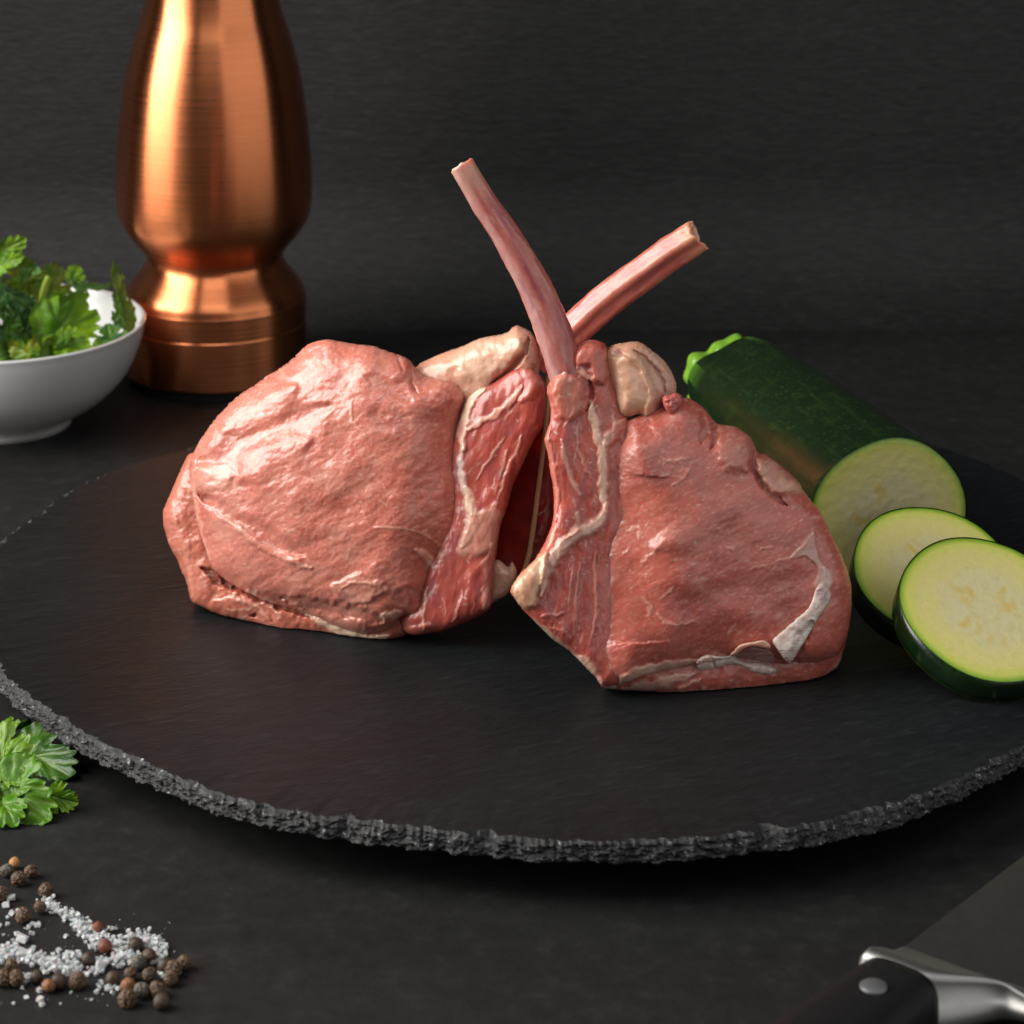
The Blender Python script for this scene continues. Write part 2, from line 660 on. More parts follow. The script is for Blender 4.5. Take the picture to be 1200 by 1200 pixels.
class Pillow:
    def __init__(s, outline, plane, off, res=1.5, base=LEAN, seed=0, sub=6, jag=0.0):
        s.P0, s.n = plane
        s.off, s.res, s.seed = off / 1000, res, seed
        O = smooth_curve(outline, sub, True)
        if jag:
            k = np.arange(len(O)) * 0.6
            O = O + jag * np.stack([fbm(k, k * 0 + 3, 3, seed), fbm(k, k * 0 + 9, 3, seed + 4)], 1)
        x0, y0 = O.min(0) - 3
        x1, y1 = O.max(0) + 3
        xs, ys = np.arange(x0, x1, res), np.arange(y0, y1, res)
        X, Y = np.meshgrid(xs, ys, indexing='ij')
        s.shape = X.shape
        X, Y = X.ravel(), Y.ravel()
        d, near, _ = seg_dist(X, Y, O, True)
        sd = np.where(inside(X, Y, O), d, -d)
        keep = sd > -0.55 * res
        snap = keep & (sd < 0.5 * res)
        X[snap], Y[snap] = near[snap, 0], near[snap, 1]
        s.keep = keep
        s.idx = np.full(len(X), -1)
        s.idx[keep] = np.arange(keep.sum())
        s.X, s.Y, s.sd = X[keep], Y[keep], np.maximum(sd[keep], 0)
        s.sd[snap[keep]] = 0
        s.H = np.zeros(len(s.X))
        s.col = np.repeat(np.asarray(base, float)[None], len(s.X), 0)
        s.rough = 0.44 + 0.14 * fbm(s.X / 16, s.Y / 16, 3, seed + 2)
        s.ride = None

    def dome(s, h, w, p=0.5):
        sd = s.sd
        if w > 60:       # broad swell: smooth the ridges of the distance field away
            G = np.zeros(s.shape)
            G.ravel()[s.keep] = s.sd
            r = max(2, int(24 / s.res))
            for _ in range(3):
                for ax in (0, 1):
                    P = np.pad(G, [(r + 1, r) if a == ax else (0, 0) for a in (0, 1)])
                    C = np.cumsum(P, ax)
                    a, b = [slice(None)] * 2, [slice(None)] * 2
                    a[ax], b[ax] = slice(2 * r + 1, None), slice(0, -2 * r - 1)
                    G = (C[tuple(a)] - C[tuple(b)]) / (2 * r + 1)
            q = sstep(0, 70, s.sd)
            sd = s.sd * (1 - q) + G.ravel()[s.keep] * 1.12 * q
        t = np.clip(sd / w, 0, 1)
        s.H += h * (1 - (1 - t) ** 2) ** p
        return s

    def rough_noise(s, amp, scale, oct=3, seed=0, stretch=(1, 1), ang=0, ridged=False):
        a = math.radians(ang)
        u = (s.X * math.cos(a) + s.Y * math.sin(a)) / scale / stretch[0]
        v = (-s.X * math.sin(a) + s.Y * math.cos(a)) / scale / stretch[1]
        f = fbm(u, v, oct, s.seed + seed)
        if ridged:
            f = 0.5 - np.abs(f) * 2
        s.H += amp * (0.42 if scale < 25 else 0.8) * f * np.minimum(1, s.sd / 8)
        return s

    def warp(s, jit, k):
        return (s.X + jit * fbm(s.X / k, s.Y / k, 3, s.seed + 51), s.Y + jit * fbm(s.X / k, s.Y / k, 3, s.seed + 77))

    def line(s, pts, w, raise_=0.0, col=None, a=1.0, jit=4.0, k=14.0, soft=0.0, rough=None, taper=True, edge=None):
        if raise_ > 0 and w < 12:
            raise_ *= 0.5
        if w < 4:
            a *= 0.85
            w *= 1.15
        if 5 <= w < 12:
            soft = max(soft, 0.3)
        if w >= 12:
            k = max(k, 3.0 * w)
        x, y = s.warp(jit, k)
        P = smooth_curve(pts, 5) if len(pts) > 2 else np.array(pts, float)
        d, _, t = seg_dist(x, y, P)
        ww = w
        if taper:
            ww = w * (0.35 + 0.65 * np.clip(np.minimum(t, 1 - t) * 5, 0, 1))
        if w < 12:
            ww = ww * (1 + 0.55 * fbm(s.X / 11, s.Y / 11, 2, s.seed + 91))
        else:
            raise_ *= 0.6
        m = 1 - sstep(ww * soft, ww, d)
        s.H += raise_ * m * np.minimum(1, s.sd / 3 + 0.2)
        if col is not None:
            mm = m * a * ((0.95 if w >= 5 else 0.8) + 0.5 * fbm(s.X / 6, s.Y / 6, 3, s.seed + 15))
            s.col += (np.asarray(col) - s.col) * np.clip(mm, 0, 1)[:, None]
        if rough is not None:
            s.rough += (rough - s.rough) * m
        return s

    def blob(s, cx, cy, rx, ry, ang=0, raise_=0.0, col=None, a=1.0, jit=8.0, k=25.0, soft=0.3, rough=None):
        x, y = s.warp(jit, k)
        q = math.radians(ang)
        u = ((x - cx) * math.cos(q) + (y - cy) * math.sin(q)) / rx
        v = (-(x - cx) * math.sin(q) + (y - cy) * math.cos(q)) / ry
        m = 1 - sstep(soft, 1, np.hypot(u, v))
        s.H += raise_ * m
        if col is not None:
            s.col += (np.asarray(col) - s.col) * (m * a)[:, None]
        if rough is not None:
            s.rough += (rough - s.rough) * m
        return s

    def region(s, poly, col=None, a=1.0, raise_=0.0, feather=8.0, jit=6.0, k=18.0, rough=None):
        x, y = s.warp(jit, k)
        P = smooth_curve(poly, 4, True)
        d, _, _ = seg_dist(x, y, P, True)
        sd = np.where(inside(x, y, P), d, -d)
        m = sstep(-feather * 0.5, feather * 0.5, sd)
        s.H += raise_ * m
        if col is not None:
            s.col += (np.asarray(col) - s.col) * (m * a)[:, None]
        if rough is not None:
            s.rough += (rough - s.rough) * m
        return s

    def mottle(s, amp, scale, col=None, oct=3, seed=0, stretch=(1, 1), ang=0, lo=0.0, hi=0.5):
        q = math.radians(ang)
        u = (s.X * math.cos(q) + s.Y * math.sin(q)) / scale / stretch[0]
        v = (-s.X * math.sin(q) + s.Y * math.cos(q)) / scale / stretch[1]
        f = fbm(u, v, oct, s.seed + seed + 7)
        if col is None:
            s.col *= (1 + amp * f)[:, None]
        else:
            s.col += (np.asarray(col) - s.col) * (amp * sstep(lo, hi, f))[:, None]
        return s

    def flecks(s, n, box, size, col, a=0.8, ang=None, raise_=0.05, seed=0, asp=3.0):
        r = random.Random(s.seed * 31 + seed)
        for _ in range(n):
            cx, cy = r.uniform(box[0], box[2]), r.uniform(box[1], box[3])
            l = size * r.uniform(0.5, 1.6)
            q = math.radians((r.uniform(-60, 60) if ang is None else ang + r.uniform(-25, 25)))
            m = (np.abs(s.X - cx) < l * 1.5 + 3) & (np.abs(s.Y - cy) < l * 1.5 + 3)
            if not m.any():
                continue
            dx, dy = s.X[m] - cx, s.Y[m] - cy
            wob = 1.5 * pn(dx / 6 + cx, dy / 6 + cy)
            u = (dx * math.cos(q) + dy * math.sin(q)) / l
            v = (-dx * math.sin(q) + dy * math.cos(q) + wob) / (l / asp)
            f = 1 - sstep(0.2, 1, np.hypot(u, v))
            s.H[m] += raise_ * f
            s.col[m] += (np.asarray(col) - s.col[m]) * (f * a * r.uniform(0.4, 1))[:, None]
        return s

    def ride_on(s, other, lift):
        """follow the surface of another pillow, LIFT mm above it"""
        D = np.empty(len(s.X))
        for k in range(0, len(s.X), 400):
            i = ((s.X[k:k + 400, None] - other.X) ** 2 + (s.Y[k:k + 400, None] - other.Y) ** 2).argmin(1)
            D[k:k + 400] = other.H[i]
        s.ride = D + lift + (other.off - s.off) * 1000
        return s

    def build(s, name, parent, back=12.0, back_w=40, mat=None, floor=0.0004, back_col=None):
        nx, ny = s.shape
        I = s.idx.reshape(nx, ny)
        q = np.stack([I[:-1, :-1], I[1:, :-1], I[1:, 1:], I[:-1, 1:]], -1).reshape(-1, 4)
        q = q[(q >= 0).all(1)]
        used = np.zeros(len(s.X), int)
        np.add.at(used, q.ravel(), 1)
        border = used < 4
        H = np.where(border & (s.sd <= 0), 0, s.H)
        nf = len(s.X)
        rd = 0 if s.ride is None else s.ride
        Vf = on_plane(s.X, s.Y, s.P0, s.n, s.off + (H + rd) / 1000)
        t = np.clip(s.sd / back_w, 0, 1)
        Hb = -back * (1 - (1 - t) ** 2) ** 0.5 + 0.8 * fbm(s.X / 30, s.Y / 30, 3, s.seed + 5) * np.minimum(1, s.sd / 10)
        Vb = on_plane(s.X, s.Y, s.P0, s.n, s.off + (np.minimum(Hb, 0) + rd) / 1000)
        bi = np.where(border, np.arange(nf), -1)
        nb = (~border).sum()
        bi[~border] = nf + np.arange(nb)
        V = np.concatenate([Vf, Vb[~border]])
        V[:, 2] = np.maximum(V[:, 2], floor)
        F = np.concatenate([q, bi[q][:, ::-1]])
        live = np.zeros(len(V), bool)
        live[F.ravel()] = True
        remap = np.cumsum(live) - 1
        V, F = V[live], remap[F]
        col = np.clip(np.concatenate([s.col, s.col[~border]]), 0.002, 0.95)[live]
        ro = np.clip(np.concatenate([s.rough, s.rough[~border]]), 0.12, 0.9)[live]
        # orientation: front faces must look at the camera
        f0 = F[len(q) // 2]
        nrm = np.cross(V[f0[1]] - V[f0[0]], V[f0[2]] - V[f0[0]])
        if nrm @ (CAM - V[f0[0]]) < 0:
            F = F[:, ::-1].copy()
        return obj(name, V, F, mat or M_MEAT, parent, colors=col, attrs={'rough': ro})


def plane_at(px, py, yaw, lean):
    P0 = on_z(px, py, 0.0)
    y, l = math.radians(yaw), math.radians(lean)
    n = np.array([math.sin(y) * math.cos(l), -math.cos(y) * math.cos(l), math.sin(l)])
    return P0, n


# ---------------------------------------------------------------- left chop
def build_left_chop():
    pl = plane_at(440, 752, -17, 13)
    P0 = pl[0]
    root = empty('lamb_chop', (P0[0], P0[1], 0), 'pale pink raw chop with a glossy wrinkled face, its flat bone passing behind the other', 'raw chop', 'raw rib chops on the slate')
    # deep red inner side of the chop, in the gap
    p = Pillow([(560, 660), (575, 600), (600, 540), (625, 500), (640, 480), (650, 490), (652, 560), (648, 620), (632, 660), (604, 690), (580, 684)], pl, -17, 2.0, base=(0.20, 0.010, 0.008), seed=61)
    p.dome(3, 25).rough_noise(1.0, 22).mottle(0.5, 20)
    p.blob(636, 520, 14, 22, 20, col=(0.55, 0.02, 0.012), a=0.9)  # red glow of light through thin flesh, painted into the colour
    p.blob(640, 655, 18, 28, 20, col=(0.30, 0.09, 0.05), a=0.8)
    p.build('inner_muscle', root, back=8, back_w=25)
    # fat knob below the gap
    p = Pillow([(570, 664), (584, 656), (595, 664), (600, 658), (606, 670), (602, 684), (590, 700), (572, 704)], pl, -9, 1.2, base=FATC * 0.9, seed=62)
    p.dome(3.5, 14).rough_noise(0.9, 9)
    p.build('fat_knob', root, back=8, back_w=14)
    # belly strip round the outer left and bottom
    p = Pillow([(222, 532), (208, 558), (197, 584), (191, 602), (195, 630), (208, 658), (219, 684), (224, 703), (236, 711), (260, 722), (284, 729), (308, 738), (328, 746), (342, 745), (356, 744), (392, 749),
                (418, 753), (446, 754), (468, 748), (482, 735), (470, 712), (420, 700), (370, 690), (320, 672), (285, 645), (262, 600), (255, 550), (245, 528)], pl, -5.0, 1.4, base=(0.50, 0.150, 0.095), seed=3, jag=1.2)
    p.dome(5.5, 26).rough_noise(1.0, 26).rough_noise(0.8, 10, 3, 2).rough_noise(0.35, 4, 2, 3)
    p.mottle(0.25, 30).mottle(0.35, 9, col=PALE * 0.95, seed=3, lo=0.15, hi=0.6).mottle(0.2, 6, seed=5)
    p.line([(236, 665), (262, 680), (290, 692), (330, 708), (365, 722)], 9, -2.0, col=(0.28, 0.07, 0.05), a=0.6)  # crease, then its hole: shade put into the colour as well
    p.blob(268, 682, 14, 8, 40, raise_=-1.6, col=(0.30, 0.06, 0.045), a=0.7)
    p.blob(279, 688, 5, 8, 20, raise_=-1.8, col=(0.22, 0.04, 0.03), a=0.8)
    p.line([(246, 705), (275, 702), (300, 712), (318, 728)], 3.5, 0.9, col=PALE, a=0.6)
    p.line([(262, 712), (290, 716), (310, 706), (328, 722)], 2.2, 0.5, col=FATC, a=0.6)
    p.blob(299, 721, 6, 4, 30, raise_=-1.6, col=(0.25, 0.05, 0.04), a=0.8)
    p.line([(201, 588), (206, 612), (216, 640), (222, 672), (226, 700)], 5, 0.6, col=(0.60, 0.24, 0.16), a=0.6)
    p.line([(358, 716), (380, 730), (405, 742), (430, 748), (456, 746)], 6.5, 1.6, col=FATC * 1.02, a=0.95)
    p.line([(385, 739), (410, 750), (440, 752)], 3, 0.5, col=(0.45, 0.27, 0.20), a=0.6)
    p.flecks(60, (195, 560, 340, 745), 5, WHITE, 0.5, seed=1)
    p.build('belly_strip', root, back=22, back_w=45)
    # fat cap behind the loin, upper right
    p = Pillow([(482, 440), (489, 428), (508, 418), (526, 411), (543, 405), (560, 397), (576, 393.5), (591, 390.6), (600, 384), (606, 381), (616, 385), (623, 389.5), (629, 402), (633, 425), (628, 445), (600, 470), (560, 490), (530, 480), (500, 470)],
               pl, -6.5, 1.3, base=(0.60, 0.30, 0.20), seed=9, jag=0.8)
    p.dome(7, 34).rough_noise(1.0, 30).rough_noise(0.3, 9, 3, 2)
    p.mottle(0.25, 25).mottle(0.12, 4, seed=2)
    p.region([(556, 398), (590, 390), (612, 392), (617, 404), (606, 420), (585, 436), (562, 450), (540, 440), (528, 425)], col=(0.70, 0.44, 0.30), a=0.85, raise_=1.4, feather=18)
    p.region([(545, 430), (585, 418), (603, 428), (585, 448), (565, 462), (548, 458)], col=(0.62, 0.38, 0.28), a=0.6, raise_=-0.3, feather=16)
    p.line([(619, 396), (612, 416), (596, 434), (575, 452)], 6, -1.6, col=(0.38, 0.12, 0.08), a=0.6)
    p.line([(598, 385), (612, 387), (626, 398)], 5, 0.5, col=(0.55, 0.28, 0.2), a=0.7)
    p.line([(626, 395), (630, 415), (624, 440)], 7, 0, col=(0.44, 0.10, 0.07), a=0.8)
    p.build('fat_cap', root, back=14, back_w=30)
    # rib side muscle
    p = Pillow([(535, 500), (545, 470), (560, 455), (582, 445), (600, 433), (611, 430), (621, 431), (630, 437), (635, 442), (640, 450), (641, 463), (640, 478), (636, 500), (627.5, 513), (617, 535), (608, 554), (601, 570), (594, 596), (586, 620), (582, 650), (578, 682),
                (576, 710), (566, 720), (550, 728), (524, 738), (500, 743), (484, 744), (472, 738), (468, 722), (482, 700), (490, 668), (505, 640), (520, 600), (520, 550)], pl, -1.8, 1.2, base=(0.43, 0.085, 0.062), seed=14, jag=0.7)
    p.dome(5.5, 26).rough_noise(1.2, 32, 3, 1, (1, 2.2), 20).rough_noise(0.5, 8, 3, 2, (1, 2.5), 15)
    p.mottle(0.35, 24, stretch=(1, 2.5), ang=15).mottle(0.18, 4, seed=2, stretch=(1, 5), ang=12).mottle(0.6, 30, col=PURP, seed=4, lo=0.0, hi=0.5)
    p.line([(612, 432), (624, 440), (622, 456), (610, 470)], 12, 1.5, col=(0.58, 0.22, 0.16), a=0.85)
    p.line([(612, 452), (598, 472), (580, 486), (560, 496), (548, 505)], 5.5, 1.1, col=PALE, a=0.85)
    p.line([(566, 455), (553, 466), (545, 484), (540, 506), (541, 528)], 9, 1.6, col=FATC * 1.02, a=0.95)
    p.line([(541, 525), (540, 552), (546, 578), (552, 604)], 6, 0.8, col=WHITE * 0.95, a=0.8)
    p.line([(546, 570), (552, 598), (551, 622), (540, 642)], 9, 0.8, col=FATC, a=0.85)
    p.region([(552, 605), (572, 596), (585, 590), (586, 616), (580, 640), (565, 648), (545, 652), (536, 644), (545, 625)], col=(0.62, 0.32, 0.24), a=0.85, raise_=0.6, feather=9)
    p.line([(585, 585), (592, 560), (603, 535), (612, 510)], 4, 0.7, col=PALE, a=0.8)
    p.line([(560, 563), (566, 548), (580, 530), (592, 512)], 2.6, 0.6, col=FATC, a=0.8)
    p.line([(584, 562), (590, 545), (594, 526)], 2.2, 0.5, col=FATC, a=0.7)
    p.line([(578, 640), (573, 668), (571, 695), (568, 715)], 10, 0.7, col=(0.60, 0.29, 0.23), a=0.9)
    p.line([(600, 540), (592, 570), (588, 600)], 5, 0.3, col=(0.52, 0.12, 0.08), a=0.7)
    p.line([(630, 500), (616, 528), (604, 556)], 6, 0.5, col=(0.55, 0.17, 0.11), a=0.6)
    p.line([(543, 690), (538, 712), (530, 730)], 2, 0.5, col=PALE, a=0.8)
    p.line([(556, 705), (552, 722)], 1.8, 0.4, col=PALE, a=0.7)
    p.line([(518, 700), (524, 722)], 1.8, 0.4, col=PALE, a=0.7)
    p.line([(500, 690), (497, 712), (496, 736)], 4, 0.8, col=FATC, a=0.8)
    p.blob(492, 738, 24, 9, 0, raise_=1.0, col=(0.48, 0.15, 0.10), a=0.7)
    p.mottle(0.5, 16, col=(0.34, 0.045, 0.04), seed=41, lo=0.05, hi=0.5, stretch=(1, 2.5), ang=15)
    p.flecks(55, (480, 470, 635, 740), 8, PALE, 0.65, ang=-70, seed=6, asp=6)
    p.flecks(45, (480, 480, 630, 740), 3.5, WHITE, 0.6, seed=2)
    p.build('rib_muscle', root, back=16, back_w=34)
    # the loin: large front muscle
    p = Pillow([(226, 585), (222, 562), (222, 542), (232, 520), (243, 503), (256, 486), (276, 466), (300, 450), (312, 441), (324, 434), (342, 421), (352, 410), (364, 402), (376, 398.5), (388, 398), (416, 403), (439, 406), (456, 412), (471, 417), (480, 422), (487, 431), (497, 441),
                (512, 444), (526, 447), (540, 452), (549, 460), (547, 475), (541, 492), (538, 512), (540, 540), (544, 565), (547, 590), (543, 615), (537, 640), (528, 655), (514, 676), (504, 698), (498, 716), (484, 722), (470, 724), (455, 737), (436, 741), (420, 742),
                (392, 734), (372, 724), (356, 718), (332, 711), (310, 704), (292, 696), (280, 690), (262, 678), (248, 664), (240, 642), (233, 620), (228, 600)], pl, 0.0, 1.3, base=LEAN, seed=21, jag=0.8)
    p.dome(4.5, 32).dome(11.0, 150, 0.75)
    p.rough_noise(2.6, 75, 2, 1)
    p.line([(236, 545), (262, 540), (285, 520), (320, 505), (352, 488), (385, 474)], 22, -2.4, jit=8, soft=0.0)
    p.line([(262, 500), (300, 480), (345, 455)], 24, 1.4, jit=8, soft=0.0)
    p.line([(280, 560), (320, 535), (360, 520)], 30, 2.0, jit=8, soft=0.0)
    p.blob(458, 492, 34, 22, 10, raise_=-1.3, col=(0.45, 0.125, 0.088), a=0.6)  # shallow hollow, its shade also put into the colour
    p.line([(236, 578), (262, 598), (300, 620), (330, 640), (358, 650)], 15, -2.4, jit=6, soft=0.0)
    p.line([(250, 600), (282, 622), (310, 642), (338, 654), (365, 668)], 6, 1.2, col=PALE, a=0.45)
    p.blob(243, 584, 15, 8, 20, raise_=-2.6, col=(0.40, 0.16, 0.11), a=0.7)  # small hollow, colour darkened to carry its shade
    p.line([(229, 545), (226, 568), (231, 596), (238, 628), (245, 655)], 3, 0.8, col=FATC, a=0.7)
    p.region([(230, 548), (262, 542), (275, 556), (262, 574), (238, 572), (229, 566)], col=(0.60, 0.31, 0.23), a=0.7, raise_=0.7, feather=8)
    p.line([(413, 468), (411, 488), (420, 502), (432, 512)], 2.8, 0.6, col=PALE, a=0.8)
    p.line([(436, 553), (446, 566), (455, 578)], 2.0, 0.5, col=PALE, a=0.7)
    p.line([(439, 618), (462, 619), (486, 622), (505, 632), (520, 645), (527, 656)], 2.4, 0.6, col=FATC, a=0.9, jit=1.5)
    p.blob(506, 642, 15, 12, 0, col=(0.54, 0.15, 0.08), a=0.8)
    p.line([(489, 645), (500, 653), (508, 668), (506, 690), (499, 710)], 8.5, 1.4, col=FATC * 1.03, a=0.95, jit=2.5)
    p.line([(524, 656), (514, 668), (506, 684)], 8, 1.2, col=FATC * 1.02, a=0.9, jit=2.5)
    p.region([(392, 684), (415, 676), (440, 680), (455, 690), (440, 700), (412, 708), (395, 700)], col=(0.55, 0.28, 0.21), a=0.6, raise_=0.8, feather=5, jit=9)
    p.line([(400, 690), (420, 682), (440, 684)], 3, 0.8, col=FATC, a=0.5)
    p.line([(420, 694), (428, 708), (424, 716)], 2.5, 0.6, col=PALE, a=0.6)
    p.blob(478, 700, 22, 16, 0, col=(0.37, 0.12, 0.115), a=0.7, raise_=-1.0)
    p.line([(447, 722), (458, 722), (470, 717)], 7, 1.6, col=FATC, a=0.95, jit=2)
    p.line([(330, 700), (380, 712), (430, 722), (450, 728)], 10, -1.2, col=(0.44, 0.17, 0.125), a=0.5)
    p.line([(290, 692), (302, 698)], 5, 1.0, col=FATC, a=0.85)
    p.line([(308, 702), (326, 709)], 5, 1.0, col=FATC, a=0.85)
    p.line([(350, 714), (362, 718)], 4, 0.8, col=FATC, a=0.6)
    p.line([(466, 415), (472, 435)], 3, -0.6)
    p.line([(479, 420), (484, 448), (488, 460)], 3.5, -0.7)
    p.line([(430, 440), (455, 452), (480, 470)], 16, -1.2, soft=0)
    p.line([(500, 455), (525, 462), (540, 478)], 12, 0.9, soft=0)
    p.line([(548, 455), (540, 490), (538, 530), (545, 580), (540, 620), (520, 665), (502, 710)], 80, -7.5, soft=0, jit=6)
    p.rough_noise(0.9, 20, 3, 11, (1.8, 1), -30).rough_noise(0.62, 8.5, 3, 12, (1.7, 1), -25).rough_noise(0.22, 4, 2, 13)
    p.mottle(0.14, 60).mottle(0.45, 34, col=(0.62, 0.25, 0.175), seed=3, lo=-0.1, hi=0.5).mottle(0.30, 26, col=(0.47, 0.095, 0.062), seed=31, lo=0.0, hi=0.5).mottle(0.30, 7, col=(0.68, 0.40, 0.32), seed=6, lo=0.12, hi=0.55, stretch=(2, 1), ang=-30).mottle(0.16, 3.5, seed=8, stretch=(2.4, 1), ang=-30)
    p.blob(450, 600, 110, 60, 0, col=(0.50, 0.135, 0.09), a=0.45, jit=30, k=50)
    p.blob(300, 470, 120, 50, -30, col=(0.60, 0.22, 0.15), a=0.45, jit=30, k=50)
    p.mottle(0.45, 46, col=(0.66, 0.31, 0.235), seed=71, lo=0.0, hi=0.45).mottle(0.4, 30, col=(0.48, 0.115, 0.085), seed=73, lo=0.05, hi=0.5)
    p.mottle(0.42, 3.2, col=(0.72, 0.36, 0.28), oct=1, seed=51, lo=0.22, hi=0.6)  # fine wet glints, painted as pale dots in the colour
    p.flecks(110, (260, 420, 530, 700), 3.0, WHITE, 0.5, seed=3)
    p.flecks(22, (300, 440, 530, 660), 8, PALE, 0.6, seed=5, asp=5)
    p.rough -= 0.10 * sstep(-0.1, 0.4, fbm(p.X / 18, p.Y / 18, 3, 33))
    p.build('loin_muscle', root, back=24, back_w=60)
    # bone
    cen = smooth_curve([(628, 425), (645, 408), (672, 387), (706, 356), (743, 328), (783, 299), (818, 276)], 14)
    build_bone(cen, (21, 21), pl, -9, root, 'flat')
    return root


def build_bone(cen, w, pl, off, root, kind):
    n = len(cen)
    P = on_plane(cen[:, 0], cen[:, 1], pl[0], pl[1], off / 1000)
    sc = pxscale(P[n // 2])
    f = np.linspace(0, 1, n)
    seg = 40
    if kind == 'flat':
        half = (19.5 + 0.8 * np.sin(f * 3)) / sc
        rad = np.stack([half, half * 0.62], 1)
    else:
        half = np.interp(f, [0, 0.25, 0.45, 0.7, 0.92, 1], [20, 21.5, 20, 17.0, 15.0, 15.0]) / sc
        rad = np.stack([half, half * 0.85], 1)
    V, F = tube(P, rad, seg, up=pl[1], cap=False)
    V = V.reshape(n, seg, 3)
    th = np.linspace(0, 2 * np.pi, seg, False)
    ctr = P[:, None]
    D = V - ctr
    k = np.ones((n, seg))
    tt, ff = np.meshgrid(th, f)
    if kind == 'flat':
        # crest along the middle of the front, hollow facet below it
        k += 0.22 * np.exp(-((tt - 1.55) / 0.22) ** 2) - 0.20 * np.exp(-((tt - 0.95) / 0.35) ** 2) - 0.10 * np.exp(-((tt - 2.2) / 0.4) ** 2)
    k += 0.07 * fbm(tt * 1.6, ff * 10, 3, 4) + 0.035 * fbm(tt * 4, ff * 24, 3, 9)
    V = ctr + D * k[..., None]
    T = P[-1] - P[-4]
    T /= np.linalg.norm(T)
    # uneven sawn end
    e = np.clip((f - 0.9) / 0.1, 0, 1)[:, None]
    if kind == 'flat':
        j = 0.0007 * np.sin(th * 2 + 0.6) + 0.0012 * fbm(th * 2.2, th * 0, 3, 6)
    else:
        j = 0.0006 * fbm(th * 2, th * 0, 2, 6) + 0.0010 * np.sin(th)
    V = V + (e * j[None])[..., None] * T
    rim = V[-1]
    c1 = rim.mean(0)
    inner = c1 + (rim - c1) * 0.72 - T * 0.0003
    inner2 = c1 + (rim - c1) * 0.62 - T * 0.0012
    cc = np.repeat((c1 - T * 0.0016)[None], seg, 0)
    allV = np.concatenate([V.reshape(-1, 3), inner, inner2, cc])
    rows = n + 3
    i, jx = np.meshgrid(np.arange(rows - 1), np.arange(seg), indexing='ij')
    j2 = (jx + 1) % seg
    F = np.stack([i * seg + jx, i * seg + j2, (i + 1) * seg + j2, (i + 1) * seg + jx], -1).reshape(-1, 4)
    base = np.array((0.48, 0.135, 0.105)) if kind != 'flat' else np.array((0.52, 0.14, 0.09))
    col = np.repeat(base[None], n * seg, 0).reshape(n, seg, 3)
    st = fbm(tt * 2.6, ff * 4, 4, 15) + 0.15
    col += (np.array((0.30, 0.045, 0.06)) - col) * (0.9 * sstep(0.05, 0.5, st))[..., None]
    st2 = fbm(tt * 5, ff * 8, 4, 25)
    col += (np.array((0.60, 0.32, 0.27)) - col) * (0.55 * sstep(0.05, 0.45, st2))[..., None]
    sp = fbm(tt * 6, ff * 26, 3, 45)
    col += (np.array((0.30, 0.05, 0.045)) - col) * (0.6 * sstep(0.25, 0.5, sp))[..., None]
    if kind == 'flat':
        crest = np.exp(-((tt - 1.6) / 0.35) ** 2)
        col += (np.array((0.60, 0.23, 0.155)) - col) * (0.55 * crest)[..., None]
        col += (np.array((0.60, 0.28, 0.15)) - col) * (0.8 * sstep(0.86, 1, ff))[..., None]
        col += (np.array((0.40, 0.09, 0.075)) - col) * (0.75 * np.exp(-((tt - 0.95) / 0.3) ** 2))[..., None]
    else:
        col += (np.array((0.60, 0.34, 0.24)) - col) * (0.75 * sstep(0.82, 1, ff))[..., None]
        col += (np.array((0.58, 0.42, 0.40)) - col) * (0.45 * np.exp(-((tt - 2.6) / 0.5) ** 2))[..., None]
    tail = np.concatenate([np.repeat(np.array((0.62, 0.40, 0.26))[None], seg, 0), np.repeat(np.array((0.50, 0.22, 0.14))[None], seg, 0), np.repeat(np.array((0.45, 0.14, 0.09))[None], seg, 0)])
    colors = np.concatenate([col.reshape(-1, 3), tail])
    me_ro = np.concatenate([0.40 + 0.12 * fbm(tt * 3, ff * 10, 2, 71).ravel(), np.full(3 * seg, 0.6)])
    obj('bone', allV, F, M_MEAT, root, colors=np.clip(colors, 0.01, 0.9), attrs={'rough': me_ro})


